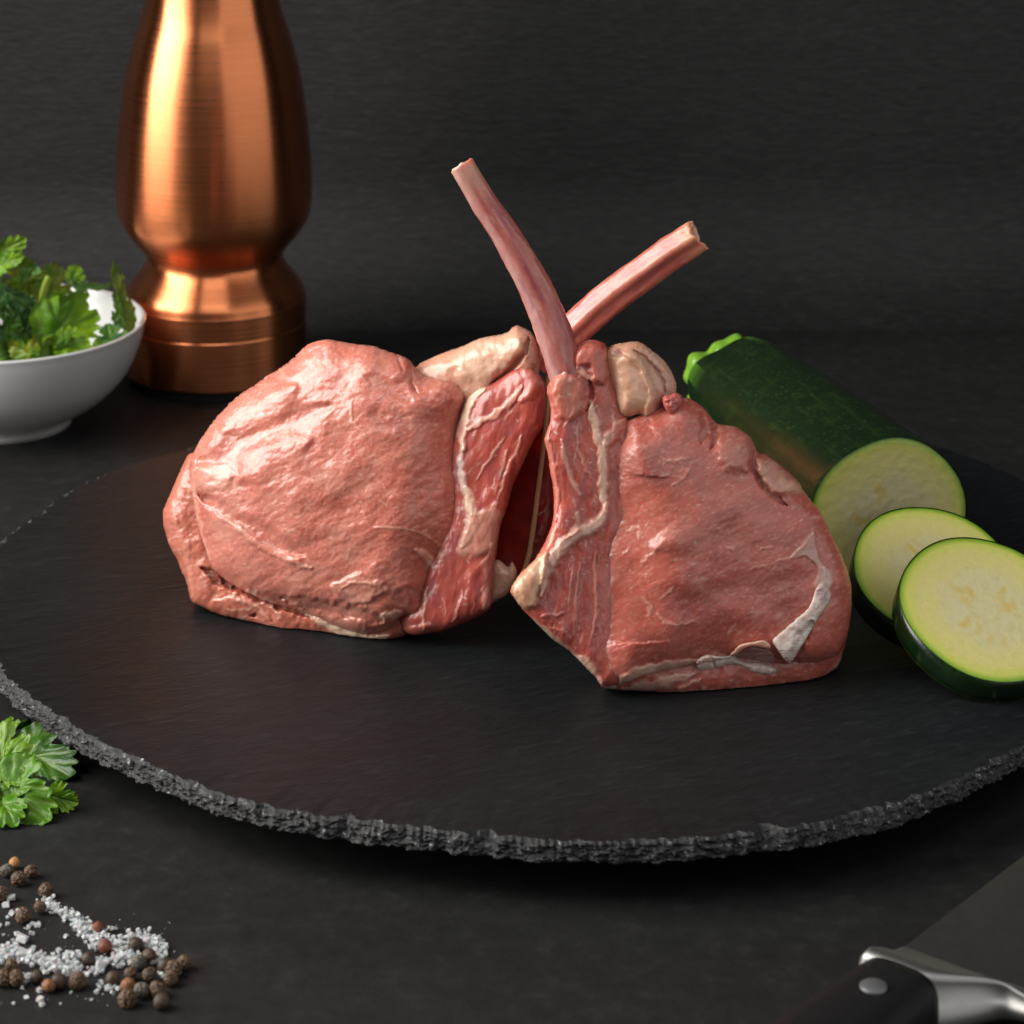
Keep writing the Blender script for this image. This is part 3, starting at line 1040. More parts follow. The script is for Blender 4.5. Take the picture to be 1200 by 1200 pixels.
def build_right_chop():
    pl = plane_at(800, 814, 13, 15)
    P0 = pl[0]
    root = empty('lamb_chop', (P0[0], P0[1], 0), 'browner raw chop with a torn silvery white flap near its bottom corner', 'raw chop', 'raw rib chops on the slate')
    # belly strip
    p = Pillow([(704, 803), (720, 808), (746, 810), (790, 814), (820, 814.5), (864, 813.5), (901, 810), (937, 805), (952, 800), (965, 794), (974, 788), (983, 780), (987, 768), (994, 742), (996, 715), (980, 700), (950, 725), (900, 745), (850, 750), (800, 755), (750, 770), (715, 785)], pl, -4.2, 1.3, base=(0.46, 0.115, 0.085), seed=103, jag=1.0)
    p.dome(6.0, 24).rough_noise(0.9, 26).rough_noise(0.5, 8, 3, 2, (2, 1)).mottle(0.3, 22).mottle(0.5, 10, col=PALE, seed=2, lo=0.2, hi=0.6).mottle(0.15, 5, seed=3)
    p.line([(730, 808), (765, 803), (790, 797), (812, 790)], 8, 1.0, col=(0.48, 0.33, 0.26), a=0.8)
    p.line([(706, 802), (722, 806)], 9, 1.0, col=FATC * 0.95, a=0.9)
    p.line([(745, 811), (800, 811), (860, 808), (920, 802)], 3, 0.4, col=FATC * 0.85, a=0.6)
    p.line([(795, 808), (810, 800), (822, 796)], 4, 0.7, col=PALE, a=0.7)
    p.line([(960, 798), (978, 786), (986, 770)], 5, 0.5, col=PALE, a=0.6)
    p.flecks(40, (710, 770, 990, 812), 4, WHITE, 0.5, seed=1, ang=0)
    p.build('belly_strip', root, back=22, back_w=45)
    # fat lump on top
    p = Pillow([(703, 420), (712, 408), (722, 403), (730, 402), (740, 400), (750, 401), (758, 406), (766, 412), (776, 420), (784, 430), (790, 442), (793, 456), (786, 470), (770, 484), (760, 491), (754, 491), (749, 487), (735, 489.5), (722, 486), (712, 460)], pl, -1.0, 1.1, base=(0.70, 0.38, 0.245), seed=109, jag=1.0)
    p.dome(6.5, 22).rough_noise(0.9, 26).mottle(0.15, 18).mottle(0.12, 4, seed=2).mottle(0.4, 12, col=(0.60, 0.27, 0.19), seed=5, lo=0.1, hi=0.6)
    p.H -= 4.5 * sstep(738, 706, p.X)
    p.region([(756, 418), (775, 424), (790, 448), (786, 466), (768, 482), (766, 455), (757, 438)], col=(0.58, 0.33, 0.24), a=0.75, raise_=-1.2, feather=12)
    p.line([(726, 412), (745, 420), (757, 440), (764, 462), (757, 487)], 6, 1.4, col=(0.68, 0.42, 0.26), a=0.7, jit=2)
    p.line([(742, 410), (760, 424), (776, 444), (780, 460)], 3.5, -1.6, col=(0.48, 0.28, 0.21), a=0.6, jit=2)
    p.line([(756, 408), (772, 424), (786, 446)], 3.5, 0.8, col=(0.56, 0.38, 0.29), a=0.6, jit=2)
    p.blob(722, 416, 9, 7, 0, raise_=-0.6, col=(0.30, 0.10, 0.08), a=0.7)
    p.region([(712, 424), (735, 420), (752, 450), (752, 480), (728, 486), (716, 460)], col=(0.72, 0.43, 0.28), a=0.7, feather=14)
    p.line([(712, 432), (718, 462), (726, 484)], 4, 0.2, col=(0.55, 0.20, 0.15), a=0.5)
    p.build('fat_cap', root, back=14, back_w=25)
    # rib muscle and lower triangle
    p = Pillow([(642, 452), (641, 460), (643, 468), (645, 480), (645, 492), (641, 504), (638, 516), (641, 528), (643, 540), (645, 555), (648, 570), (649, 590), (648, 608), (644, 622), (638, 636), (630, 650), (622, 660), (613, 668), (606, 676), (598, 692), (604, 703), (612, 714), (626, 728), (646, 748), (666, 762), (680, 776),
                (690, 786), (698, 794), (706, 804), (726, 803), (748, 794), (764, 770), (764, 720), (758, 660), (754, 600), (752, 550), (748, 515), (738, 494), (730, 478), (722, 450), (714, 425), (711, 406), (704, 400), (694, 398), (685, 400), (678, 405), (671, 417), (668, 428), (660, 430), (652, 436), (646, 443)],
               pl, -1.5, 1.1, base=(0.47, 0.092, 0.066), seed=114, jag=0.7)
    p.dome(5.0, 20).rough_noise(1.2, 28, 3, 1, (1, 2.2), 5).rough_noise(0.45, 7, 3, 2, (1, 2.6), 5)
    p.mottle(0.25, 22, stretch=(1, 2)).mottle(0.18, 4, seed=2, stretch=(1, 5), ang=4).mottle(0.5, 26, col=PURP, seed=4, lo=0.05, hi=0.5).mottle(0.35, 14, col=(0.58, 0.20, 0.13), seed=7, lo=0.1, hi=0.6)
    p.region([(648, 440), (668, 436), (682, 450), (684, 475), (670, 492), (652, 488), (646, 466)], col=(0.60, 0.205, 0.135), a=0.7, raise_=1.2, feather=9)
    p.region([(676, 410), (694, 400), (708, 408), (712, 430), (706, 448), (696, 446), (690, 430), (674, 428)], col=(0.58, 0.15, 0.105), a=0.85, raise_=1.8, feather=8)
    p.line([(655, 434), (668, 434), (684, 436), (692, 446)], 5, 1.0, col=PALE, a=0.8)
    p.line([(690, 444), (694, 462), (688, 480)], 4, -1.6, col=(0.34, 0.06, 0.05), a=0.6)
    p.line([(646, 500), (641, 516), (648, 540), (652, 580), (650, 612)], 5, 0.8, col=(0.58, 0.22, 0.15), a=0.7)
    p.line([(648, 470), (646, 500), (642, 518)], 3, 0.5, col=PALE, a=0.5)
    p.line([(672, 476), (668, 490), (660, 502)], 2.0, 0.5, col=PALE, a=0.8)
    p.line([(678, 492), (676, 508), (682, 540), (694, 562)], 2.4, 0.6, col=PALE, a=0.7)
    p.line([(658, 515), (662, 540), (670, 562), (680, 580)], 4.5, 0.8, col=PALE, a=0.85)
    p.line([(693, 470), (696, 495), (702, 515), (708, 540), (707, 575), (710, 600)], 8, 1.3, col=FATC, a=0.95, jit=2.5)
    p.line([(733, 492), (722, 505), (708, 520)], 10, 1.5, col=FATC * 1.03, a=0.95, jit=2.5)
    p.region([(700, 430), (716, 425), (724, 455), (726, 482), (714, 498), (704, 500), (698, 470)], col=(0.44, 0.125, 0.09), a=0.7, feather=7)
    p.line([(712, 590), (702, 612), (684, 622), (664, 636), (650, 652), (640, 672), (634, 698)], 10, 1.7, col=(0.64, 0.42, 0.33), a=0.95, jit=2.5)
    p.line([(678, 600), (676, 616), (664, 630)], 6, 0.6, col=PALE, a=0.8)
    p.line([(650, 610), (646, 632), (640, 650)], 5, 0.5, col=(0.64, 0.18, 0.10), a=0.8)
    p.region([(598, 692), (608, 676), (624, 660), (638, 646), (640, 662), (632, 690), (626, 708), (612, 712)], col=(0.66, 0.43, 0.26), a=0.9, raise_=1.6, feather=7)
    p.line([(626, 726), (646, 746), (668, 764), (690, 786), (706, 802)], 6, 0.6, col=(0.46, 0.34, 0.25), a=0.8)
    p.line([(676, 768), (690, 782), (704, 796)], 9, 0.7, col=FATC * 0.95, a=0.8)
    for q in ([(672, 662), (668, 690), (666, 715)], [(680, 660), (676, 690), (674, 720), (672, 745)], [(697, 650), (697, 680), (699, 706), (696, 735), (690, 756)]):
        p.line(q, 2.6, 0.7, col=PALE, a=0.8, jit=2)
    p.line([(636, 722), (652, 722), (660, 716)], 3, 0.8, col=(0.62, 0.27, 0.2), a=0.7)
    p.line([(642, 735), (662, 742), (670, 752)], 3, 0.8, col=(0.60, 0.2, 0.15), a=0.7)
    p.region([(640, 715), (670, 705), (690, 740), (680, 765), (655, 748)], col=(0.46, 0.09, 0.075), a=0.5, feather=10)
    p.blob(686, 790, 16, 10, 40, col=(0.5, 0.2, 0.14), a=0.6)
    p.region([(716, 505), (770, 500), (780, 800), (712, 800), (700, 740), (706, 660), (716, 600)], col=(0.50, 0.120, 0.086), a=0.95, feather=16)
    p.mottle(0.13, 12, seed=66, stretch=(2, 1), ang=-28).mottle(0.3, 3.2, col=(0.64, 0.30, 0.23), oct=1, seed=52, lo=0.22, hi=0.6)  # second mottle: small glints painted in as paler specks
    p.mottle(0.45, 14, col=(0.36, 0.05, 0.045), seed=41, lo=0.05, hi=0.5, stretch=(1, 2.5), ang=5)
    p.flecks(70, (640, 440, 722, 790), 8, PALE, 0.65, ang=-85, seed=6, asp=6)
    p.flecks(60, (640, 440, 720, 790), 3.0, WHITE, 0.6, seed=2)
    p.build('rib_muscle', root, back=18, back_w=32)
    # loin
    BR = np.array((0.52, 0.125, 0.088))
    p = Pillow([(710, 522), (722, 503), (736, 492), (755, 484), (775, 477), (790, 468), (803, 466), (814, 470), (824, 477), (830, 484), (835, 490.5), (840, 496), (850, 498), (862, 500), (872, 506), (881, 514), (888, 529), (899, 533), (908, 540), (917, 547), (927, 556), (936, 564), (943, 577), (961, 599), (967, 610), (974, 625),
                (983, 643), (992, 665), (997, 683), (998, 700), (998, 713), (994, 742), (989, 756), (980, 768), (960, 777), (940, 778), (920, 780), (895, 776), (870, 772), (850, 772), (820, 778), (780, 787), (755, 794), (735, 800), (716, 802), (703, 792), (694, 775), (692, 750), (697, 715), (697, 680), (697, 650), (702, 620), (706, 590), (706, 555)],
               pl, 0.0, 1.3, base=BR, seed=121, jag=0.9)
    p.dome(4.0, 28).dome(8.5, 130, 0.75)
    p.rough_noise(2.0, 80, 2, 1)
    p.line([(712, 520), (730, 515), (752, 505), (760, 495)], 20, -1.5, soft=0)
    p.line([(716, 512), (702, 555), (712, 605), (694, 650), (708, 700), (690, 750), (708, 800)], 95, -7.0, soft=0, jit=12)
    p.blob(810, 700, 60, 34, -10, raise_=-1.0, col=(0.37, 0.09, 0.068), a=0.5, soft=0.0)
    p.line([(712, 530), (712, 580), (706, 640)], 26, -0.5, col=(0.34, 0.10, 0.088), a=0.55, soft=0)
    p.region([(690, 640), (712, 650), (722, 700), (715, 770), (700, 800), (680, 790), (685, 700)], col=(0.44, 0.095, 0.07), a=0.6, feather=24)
    p.line([(770, 640), (820, 620), (870, 590), (900, 575)], 30, 1.5, soft=0, col=(0.48, 0.145, 0.10), a=0.5)
    p.blob(775, 545, 80, 40, 0, col=(0.39, 0.135, 0.11), a=0.6, jit=20, k=40)
    p.blob(770, 625, 40, 60, 30, col=(0.48, 0.145, 0.10), a=0.5, jit=20, k=40)
    p.blob(860, 610, 90, 50, 20, col=(0.50, 0.165, 0.115), a=0.45, jit=20, k=40)
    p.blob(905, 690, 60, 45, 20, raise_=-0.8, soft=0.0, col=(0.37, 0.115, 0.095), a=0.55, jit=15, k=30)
    p.line([(824, 484), (826, 505), (820, 520)], 6, -0.8)
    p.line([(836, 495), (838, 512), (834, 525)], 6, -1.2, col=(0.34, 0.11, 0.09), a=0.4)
    p.region([(845, 500), (870, 505), (886, 522), (882, 545), (866, 552), (846, 545), (838, 520)], col=(0.50, 0.21, 0.15), a=0.6, raise_=1.4, feather=12)
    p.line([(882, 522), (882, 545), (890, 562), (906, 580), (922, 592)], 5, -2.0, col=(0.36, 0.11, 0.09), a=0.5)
    p.region([(888, 536), (905, 542), (925, 558), (938, 572), (925, 580), (906, 578), (892, 560)], col=(0.60, 0.35, 0.24), a=0.85, raise_=1.6, feather=8)
    p.line([(885, 545), (893, 562), (910, 582), (920, 590)], 3, 0.8, col=FATC, a=0.9)
    p.line([(925, 580), (945, 600), (962, 625), (978, 660), (985, 700)], 16, 0.8, col=(0.46, 0.12, 0.08), a=0.6, soft=0)
    p.region([(926, 654), (938, 641), (950, 630), (953, 622), (958, 640), (961, 656), (968, 668), (962, 690), (953, 686), (958, 668), (946, 652)], col=(0.62, 0.40, 0.33), a=0.85, raise_=0.6, feather=4, jit=3)
    p.line([(925, 655), (940, 640), (953, 624)], 2.5, 0.8, col=WHITE, a=0.9, jit=1.5)
    p.line([(965, 664), (970, 678), (964, 696), (958, 712)], 6, 0.7, col=WHITE * 0.9, a=0.8, jit=2.5)
    p.line([(880, 668), (905, 660), (926, 652)], 2, 0.4, col=PALE, a=0.6)
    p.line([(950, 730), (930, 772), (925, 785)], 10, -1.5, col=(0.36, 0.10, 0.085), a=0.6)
    # bottom fat line
    p.line([(724, 803), (738, 793), (760, 785), (785, 780), (820, 774)], 8.5, 1.8, col=FATC, a=0.95, jit=2.5)
    p.line([(728, 806), (745, 797), (770, 793)], 3, -0.8, col=(0.42, 0.27, 0.20), a=0.6, jit=1)
    p.line([(820, 774), (850, 770)], 6, 1.2, col=(0.64, 0.46, 0.38), a=0.9)
    # marbling
    for q, w_ in (([(780, 630), (768, 645), (752, 660)], 3), ([(735, 622), (750, 618), (748, 632)], 3.5), ([(752, 700), (762, 712), (758, 724)], 3), ([(770, 718), (780, 730), (795, 732), (815, 728)], 3.5),
                  ([(740, 640), (728, 652)], 2.5), ([(790, 688), (775, 702)], 2.5), ([(840, 765), (826, 772)], 3), ([(862, 730), (852, 746)], 2.5), ([(700, 655), (720, 650)], 2.5),
                  ([(775, 538), (790, 540), (808, 536)], 3), ([(786, 570), (800, 560), (810, 548)], 3), ([(850, 640), (862, 645)], 2.5), ([(905, 640), (890, 644)], 2)):
        p.line(q, w_, 0.5, col=PALE, a=0.85, jit=4, k=6)
    p.mottle(0.5, 42, col=(0.37, 0.085, 0.068), seed=71, lo=0.0, hi=0.45).mottle(0.4, 28, col=(0.58, 0.20, 0.15), seed=73, lo=0.05, hi=0.5)
    p.mottle(0.45, 3.2, col=(0.64, 0.30, 0.23), oct=1, seed=51, lo=0.22, hi=0.6, stretch=(1.8, 1), ang=-28)  # streaky glints laid into the colour as pale dots
    p.flecks(110, (715, 490, 980, 790), 3.0, WHITE, 0.6, seed=3)
    p.flecks(40, (720, 500, 960, 770), 9, PALE, 0.5, seed=5, asp=5, ang=-25)
    p.rough_noise(0.7, 22, 3, 11, (2, 1), -28).rough_noise(0.26, 7, 3, 12, (2, 1), -28).rough_noise(0.12, 3.5, 2, 13)
    p.mottle(0.16, 50).mottle(0.35, 30, col=(0.50, 0.155, 0.11), seed=33, lo=0.0, hi=0.5).mottle(0.28, 7, col=(0.60, 0.31, 0.25), seed=6, lo=0.12, hi=0.55, stretch=(2.4, 1), ang=-28).mottle(0.17, 3.5, seed=8, stretch=(3, 1), ang=-28)
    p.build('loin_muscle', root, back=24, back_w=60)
    loin = p
    # red scrap by the fat
    p = Pillow([(776, 470), (779, 463), (786, 462), (792, 460), (799, 464), (800, 472), (795, 479), (789, 485), (781, 482)], pl, 5.5, 0.9, base=(0.50, 0.13, 0.115), seed=131, jag=1.0)
    p.dome(2.6, 8).rough_noise(3.2, 6)
    p.build('meat_scrap', root, back=5, back_w=8)
    # silverskin flap and lumps
    SIL = np.array((0.80, 0.66, 0.58))
    p = Pillow([(905, 752), (911, 744), (922, 735), (934, 724), (946, 714), (952, 702), (956, 690), (963, 683), (971, 690), (974, 699), (966, 714), (958, 725.5), (951, 738), (945, 749), (936, 763), (926.5, 777), (920, 774), (913, 765)], pl, 0, 0.9, base=SIL, seed=141, sub=4, jag=0.5)
    p.dome(1.0, 5).rough_noise(0.5, 14, 2, 1)
    p.H += 0.16 * np.sin((p.X * 0.75 - p.Y * 0.66) / 2.6 + 2 * fbm(p.X / 14, p.Y / 14, 2)) * np.minimum(1, p.sd / 3)
    p.ride_on(loin, 0.5)
    p.H += 2.2 * sstep(735, 775, p.Y)
    p.mottle(0.35, 10, col=(0.64, 0.40, 0.33), lo=0.1, hi=0.5).mottle(0.18, 4, seed=3)
    p.blob(966, 695, 12, 16, 20, col=(0.52, 0.36, 0.36), a=0.7)
    p.rough[:] = 0.26
    p.build('silverskin_flap', root, back=2.5, back_w=8)
    p = Pillow([(815, 778), (819, 771), (828, 767), (835, 768), (846, 769), (858, 768), (866, 772), (874, 775), (890, 776), (903, 779), (911, 784), (908, 790), (895, 791), (880, 788), (868, 781), (853, 780), (838, 784), (826, 786), (817, 785)], pl, 0, 0.9, base=(0.68, 0.52, 0.45), seed=143, sub=4, jag=0.5)
    p.ride_on(loin, 0.9).dome(2.4, 8).rough_noise(0.7, 7)
    p.H += 0.2 * np.sin((p.X + 0.25 * p.Y) / 1.7 + 2 * fbm(p.X / 14, p.Y / 14, 2)) * np.minimum(1, p.sd / 4) * sstep(835, 850, p.X)
    p.line([(836, 768), (836, 784)], 3, -0.7)
    p.mottle(0.5, 12, col=(0.60, 0.40, 0.33), lo=0.1, hi=0.5)
    p.rough[:] = 0.28
    p.build('silverskin_edge', root, back=4, back_w=8)
    p = Pillow([(855, 768), (860, 762), (866, 756), (875, 753), (884, 752), (892, 750), (899, 752), (903, 757), (901, 760.5), (893, 759), (884, 757.5), (875, 759), (868, 763), (861, 768)], pl, 0, 0.7, base=FATC * np.array((1, 0.86, 0.86)), seed=145, sub=4, jag=0.4)
    p.ride_on(loin, 1.6).dome(1.4, 3)
    p.build('fat_flap', root, back=1.6, back_w=4)
    # dark pocket under the fat flap
    p = Pillow([(858, 770), (868, 762), (880, 758), (896, 760), (904, 764), (908, 776), (896, 780), (878, 778)], pl, 0, 1.0, base=(0.42, 0.20, 0.175), seed=146)
    p.ride_on(loin, 0.2).dome(0.6, 6).rough_noise(0.8, 7)
    p.build('membrane', root, back=3, back_w=8)
    # bone
    cen = smooth_curve([(666, 450), (660, 425), (647, 385), (632, 347), (609, 303), (588, 268), (566, 236), (541, 194)], 14)
    build_bone(cen, (21, 15), pl, -1.0, root, 'round')


build_left_chop()
build_right_chop()


# twine in the gap
def build_twine():
    pl = plane_at(440, 752, -17, 13)
    c = smooth_curve([(641, 440), (642, 462), (641, 484), (638, 512), (633, 555), (627, 604), (620, 650), (613, 672)], 10)
    P = on_plane(c[:, 0], c[:, 1], pl[0], pl[1], -0.0125)
    k = np.arange(len(P))
    V, F = tube(P, 0.00085 + 0.00022 * np.sin(k * 0.5) * fbm(k * 0.15, k * 0, 2, 4), 10, up=(0, -1, 0))
    col = np.repeat(np.array((0.50, 0.32, 0.17))[None], len(V), 0)
    col *= (1 + 0.25 * fbm(np.arange(len(V)) * 0.3, np.arange(len(V)) * 0.013, 3))[:, None]
    b = tuple(P[-1])
    o = obj('twine', V, F, mat_attr('pale_twine', 0.6, 0.1, 0.001), colors=col, base=b)
    o['label'] = 'thin pale strand stretched down the dark gap between the two chops'
    o['category'] = 'string'


build_twine()


# ------------------------------------------------------------------ pepper mill
def build_mill():
    cx, cy = -0.1325, 0.286
    root = empty('pepper_mill', (cx, cy, TZ), 'tall brushed copper pepper mill with a waisted neck above its base, behind the chops', 'pepper mill')
    ctr = on_y(np.array([253.0]), np.array([400.0]), cy)[0]
    cx = ctr[0]
    root.location = (cx, cy, TZ)
    sc = pxscale(np.array([cx, cy, 0.05]))

    def z_of(y):
        return on_y(np.array([253.0]), np.array([float(y)]), cy)[0][2]
    cop = mat_copper()
    pts = [(-300, 40), (-230, 46), (-150, 55), (-80, 65), (0, 78), (41, 90.5), (82, 101), (122, 107.5), (163, 112), (204, 114.5), (235, 114), (252, 111), (264, 105), (276, 96), (286, 87), (294, 81.5), (300, 80)]
    prof = np.array([(r / sc, z_of(y)) for y, r in pts])
    prof = smooth_curve(prof, 8)
    V, F = lathe(prof, 160, (cx, cy, 0))
    obj('body', V, F[:, ::-1].copy() if False else F, cop, root)
    # base: waist, shoulder, drum
    pts2 = [(299, 79.5), (305, 81), (313, 86), (322, 93), (331, 100), (338, 104), (343, 105.3), (346, 106)]
    pr = smooth_curve(np.array([(r / sc, z_of(y)) for y, r in pts2]), 6)
    V, F = lathe(np.concatenate([pr, [(106.25 / sc, z_of(346.4)), (106.4 / sc, z_of(347.2)), (106.4 / sc, z_of(348)), (106.4 / sc, z_of(371)), (106.4 / sc, z_of(371.6)), (105.6 / sc, z_of(372.4))]]), 160, (cx, cy, 0))
    obj('shoulder', V, F, cop, root)
    zb = TZ + 0.0045
    zg = z_of(373.5)
    V, F = lathe([(104.5 / sc, zg + 0.0012), (105.6 / sc, zg), (106.4 / sc, zg - 0.0003), (106.4 / sc, zg - 0.0006), (106.4 / sc, zb + 0.0012), (106.4 / sc, zb + 0.0008), (105.9 / sc, zb), (90 / sc, zb)], 160, (cx, cy, 0))
    obj('base_drum', V, F, cop, root)
    V, F = lathe([(102 / sc, zb + 0.0004), (102 / sc, TZ + 0.0005), (101 / sc, TZ), (0.001, TZ)], 96, (cx, cy, 0))
    obj('foot', V, F, mat_simple('black_foot', (0.02, 0.021, 0.022), 0.45), root)
    # head above the frame
    zt = z_of(-300)
    V, F = lathe(smooth_curve([(40 / sc, zt), (52 / sc, zt + 0.006), (60 / sc, zt + 0.02), (54 / sc, zt + 0.036), (34 / sc, zt + 0.047), (0.0005, zt + 0.05)], 8), 96, (cx, cy, 0))
    obj('head', V, F, cop, root)


build_mill()


# ------------------------------------------------------------------ bowl and parsley
BOWL = {}


def build_bowl():
    cy = 0.219
    c = on_y(np.array([6.0]), np.array([500.0]), cy)[0]
    cx = c[0]
    rim_z = on_y(np.array([6.0]), np.array([376.0]), cy)[2] if False else on_y(np.array([6.0]), np.array([376.0]), cy)[0][2]
    sc = pxscale(np.array([cx, cy, rim_z]))
    R = 166.5 / sc
    H = rim_z - TZ
    BOWL.update(c=np.array([cx, cy]), R=R, z=rim_z)
    root = empty('bowl', (cx, cy, TZ), 'small white ceramic bowl filled with parsley, beside the pepper mill', 'bowl')
    out = [(0.0005, 0.0015), (0.42, 0.0015), (0.45, 0.0), (0.465, 0.001), (0.47, 0.05), (0.475, 0.10), (0.52, 0.125), (0.62, 0.19), (0.74, 0.31), (0.845, 0.46), (0.92, 0.64), (0.968, 0.82), (0.99, 0.95), (0.997, 0.985)]
    prof = [(r * R, TZ + z * H) for r, z in out]
    prof += [(0.992 * R, TZ + 1.0 * H), (0.978 * R, TZ + 1.003 * H), (0.965 * R, TZ + 0.99 * H), (0.955 * R, TZ + 0.95 * H)]
    inn = [(0.93, 0.82), (0.88, 0.64), (0.80, 0.47), (0.70, 0.33), (0.57, 0.22), (0.4, 0.16), (0.2, 0.135), (0.0005, 0.13)]
    prof += [(r * R, TZ + z * H) for r, z in inn]
    prof = np.array(prof)
    i = 5
    prof = np.concatenate([prof[:i], smooth_curve(prof[i:], 5)])
    V, F = lathe(prof, 160, (cx, cy, 0))
    m = mat_simple('white_glaze', (0.66, 0.66, 0.655), 0.22, spec=0.5, nscale=40, bstr=0.05, bdist=0.0004, var=0.02)
    k = i + int(0.0)
    obj('bowl_body', V, F, m, root)
    # unglazed foot ring
    V, F = lathe([(0.40 * R, TZ + 0.0004), (0.445 * R, TZ + 0.0002), (0.455 * R, TZ + 0.0009)], 96, (cx, cy, 0))
    obj('foot_ring', V, F, mat_simple('bare_clay', (0.6, 0.58, 0.55), 0.8), root)


build_bowl()

HALF = [(0.0, 0.0), (0.035, 0.05), (0.10, 0.10), (0.20, 0.11), (0.30, 0.10), (0.40, 0.14), (0.47, 0.20), (0.53, 0.24), (0.515, 0.30), (0.59, 0.36), (0.585, 0.42), (0.52, 0.44), (0.55, 0.52), (0.52, 0.57), (0.44, 0.54), (0.37, 0.52), (0.29, 0.475),
        (0.27, 0.53), (0.32, 0.59), (0.37, 0.64), (0.385, 0.70), (0.33, 0.715), (0.36, 0.79), (0.33, 0.835), (0.25, 0.82), (0.255, 0.90), (0.21, 0.94), (0.13, 0.91), (0.10, 0.97), (0.04, 1.0)]


def leaf_mesh(seed, col, col2, fold=0.25, curl=0.2, wave=0.1, narrow=1.0):
    """unit parsley leaf: base at the origin, tip at +Y, upper side +Z"""
    r = random.Random(seed)
    jl = 1 + r.uniform(-0.12, 0.12)
    jr = 1 + r.uniform(-0.12, 0.12)
    P = [(x * jr * narrow, y + r.uniform(-0.012, 0.012)) for x, y in HALF]
    P += [(-x * jl * narrow, y + r.uniform(-0.012, 0.012)) for x, y in HALF[:0:-1]]
    O = smooth_curve(P, 4, True)
    n = len(O)
    c = np.array((0.0, 0.40))
    rings = np.array([0.0, 0.15, 0.3, 0.45, 0.6, 0.72, 0.83, 0.92, 1.0])
    UV = c[None, None] + (O[:, None] - c) * rings[None, :, None]
    x, y = UV[..., 0].ravel(), UV[..., 1].ravel()
    # veins: fan from the base
    vein = np.full(len(x), 9.0)
    for (a, b) in (((0, 0), (0, 0.97)), ((0, 0.12), (0.5, 0.36)), ((0, 0.12), (-0.5, 0.36)), ((0, 0.42), (0.3, 0.74)), ((0, 0.42), (-0.3, 0.74)), ((0.18, 0.2), (0.47, 0.22)), ((-0.18, 0.2), (-0.47, 0.22)),
                   ((0.2, 0.22), (0.48, 0.52)), ((-0.2, 0.22), (-0.48, 0.52)), ((0, 0.62), (0.19, 0.88)), ((0, 0.62), (-0.19, 0.88))):
        d, _, _ = seg_dist(x, y, np.array([(a[0] * narrow, a[1]), (b[0] * narrow, b[1])]))
        vein = np.minimum(vein, d)
    v = 1 - sstep(0.008, 0.035, vein)
    z = fold * np.abs(x) * 0.9 - curl * (y - 0.3) ** 2 - curl * 0.8 * x * x
    z = z + wave * fbm(x * 2.6 + seed, y * 2.6, 3, seed) + 0.035 * fbm(x * 7 + seed, y * 7, 2, seed + 3) - 0.018 * v
    V = np.stack([x, y, z], 1)
    F = grid_faces(n, len(rings), True)
    cc = np.asarray(col)[None] + (np.asarray(col2) - np.asarray(col))[None] * sstep(-0.5, 0.5, fbm(x * 2.5 + seed, y * 2.5, 3, seed + 9))[:, None]
    cc = cc + (np.array((0.20, 0.30, 0.07)) - cc) * (0.32 * v)[:, None]
    return V, F, np.clip(cc, 0.002, 0.9)


def put_leaf(name, base, tip, width, roll, seed, col, col2, parent=None, fold=0.25, curl=0.2, wave=0.1, toward=None, stalk=0.25):
    """leaf from base to tip (metres), overall width in metres, roll about its axis from facing the camera"""
    base, tip = np.asarray(base, float), np.asarray(tip, float)
    A = tip - base
    Ln = np.linalg.norm(A)
    A /= Ln
    v = (CAM - base) if toward is None else np.asarray(toward, float)
    Z = v - A * (v @ A)
    Z /= np.linalg.norm(Z)
    X = np.cross(A, Z)
    q = math.radians(roll)
    Z2 = Z * math.cos(q) + X * math.sin(q)
    X2 = np.cross(A, Z2)
    V, F, C = leaf_mesh(seed, col, col2, fold, curl, wave, width / Ln / 1.1)
    Wd = base + (V[:, 0:1] * X2 + V[:, 1:2] * A + V[:, 2:3] * Z2) * Ln
    th = 0.00022
    n = len(V)
    V2 = np.concatenate([Wd, Wd - Z2 * th])
    F2 = np.concatenate([F, F[:, ::-1] + n])
    # stitch the edge
    nr = 9
    m = n // nr
    e = np.arange(m) * nr + nr - 1
    e2 = np.roll(e, -1)
    side = np.stack([e, e + n, e2 + n, e2], 1)
    F2 = np.concatenate([F2, side])
    if parent is None:
        root = bpy.data.objects.new(name, None)
        COL.objects.link(root)
        root.location = base
        root.empty_display_size = 0.005
    else:
        root = parent
    o = obj('blade' if parent is None else name, V2, F2, M_LEAF, root, colors=np.concatenate([C, C]))
    if stalk:
        s0 = base - A * Ln * stalk - Z2 * Ln * 0.03
        path = resample(np.array([s0, base - A * Ln * stalk * 0.4 - Z2 * Ln * 0.012, base + A * Ln * 0.05 - Z2 * 0.0003]), 8)
        Vs, Fs = tube(path, np.linspace(0.0008, 0.0006, 8), 8, up=Z2 + 0.01)
        cs = np.repeat(np.array((0.14, 0.24, 0.04))[None], len(Vs), 0)
        obj('stalk', Vs, Fs, M_LEAF, root if parent is None else o_parent(parent), colors=cs)
    return root


def o_parent(p):
    return p


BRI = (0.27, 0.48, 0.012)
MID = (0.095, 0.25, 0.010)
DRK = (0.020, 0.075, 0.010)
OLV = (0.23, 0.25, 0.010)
BLU = (0.030, 0.13, 0.04)


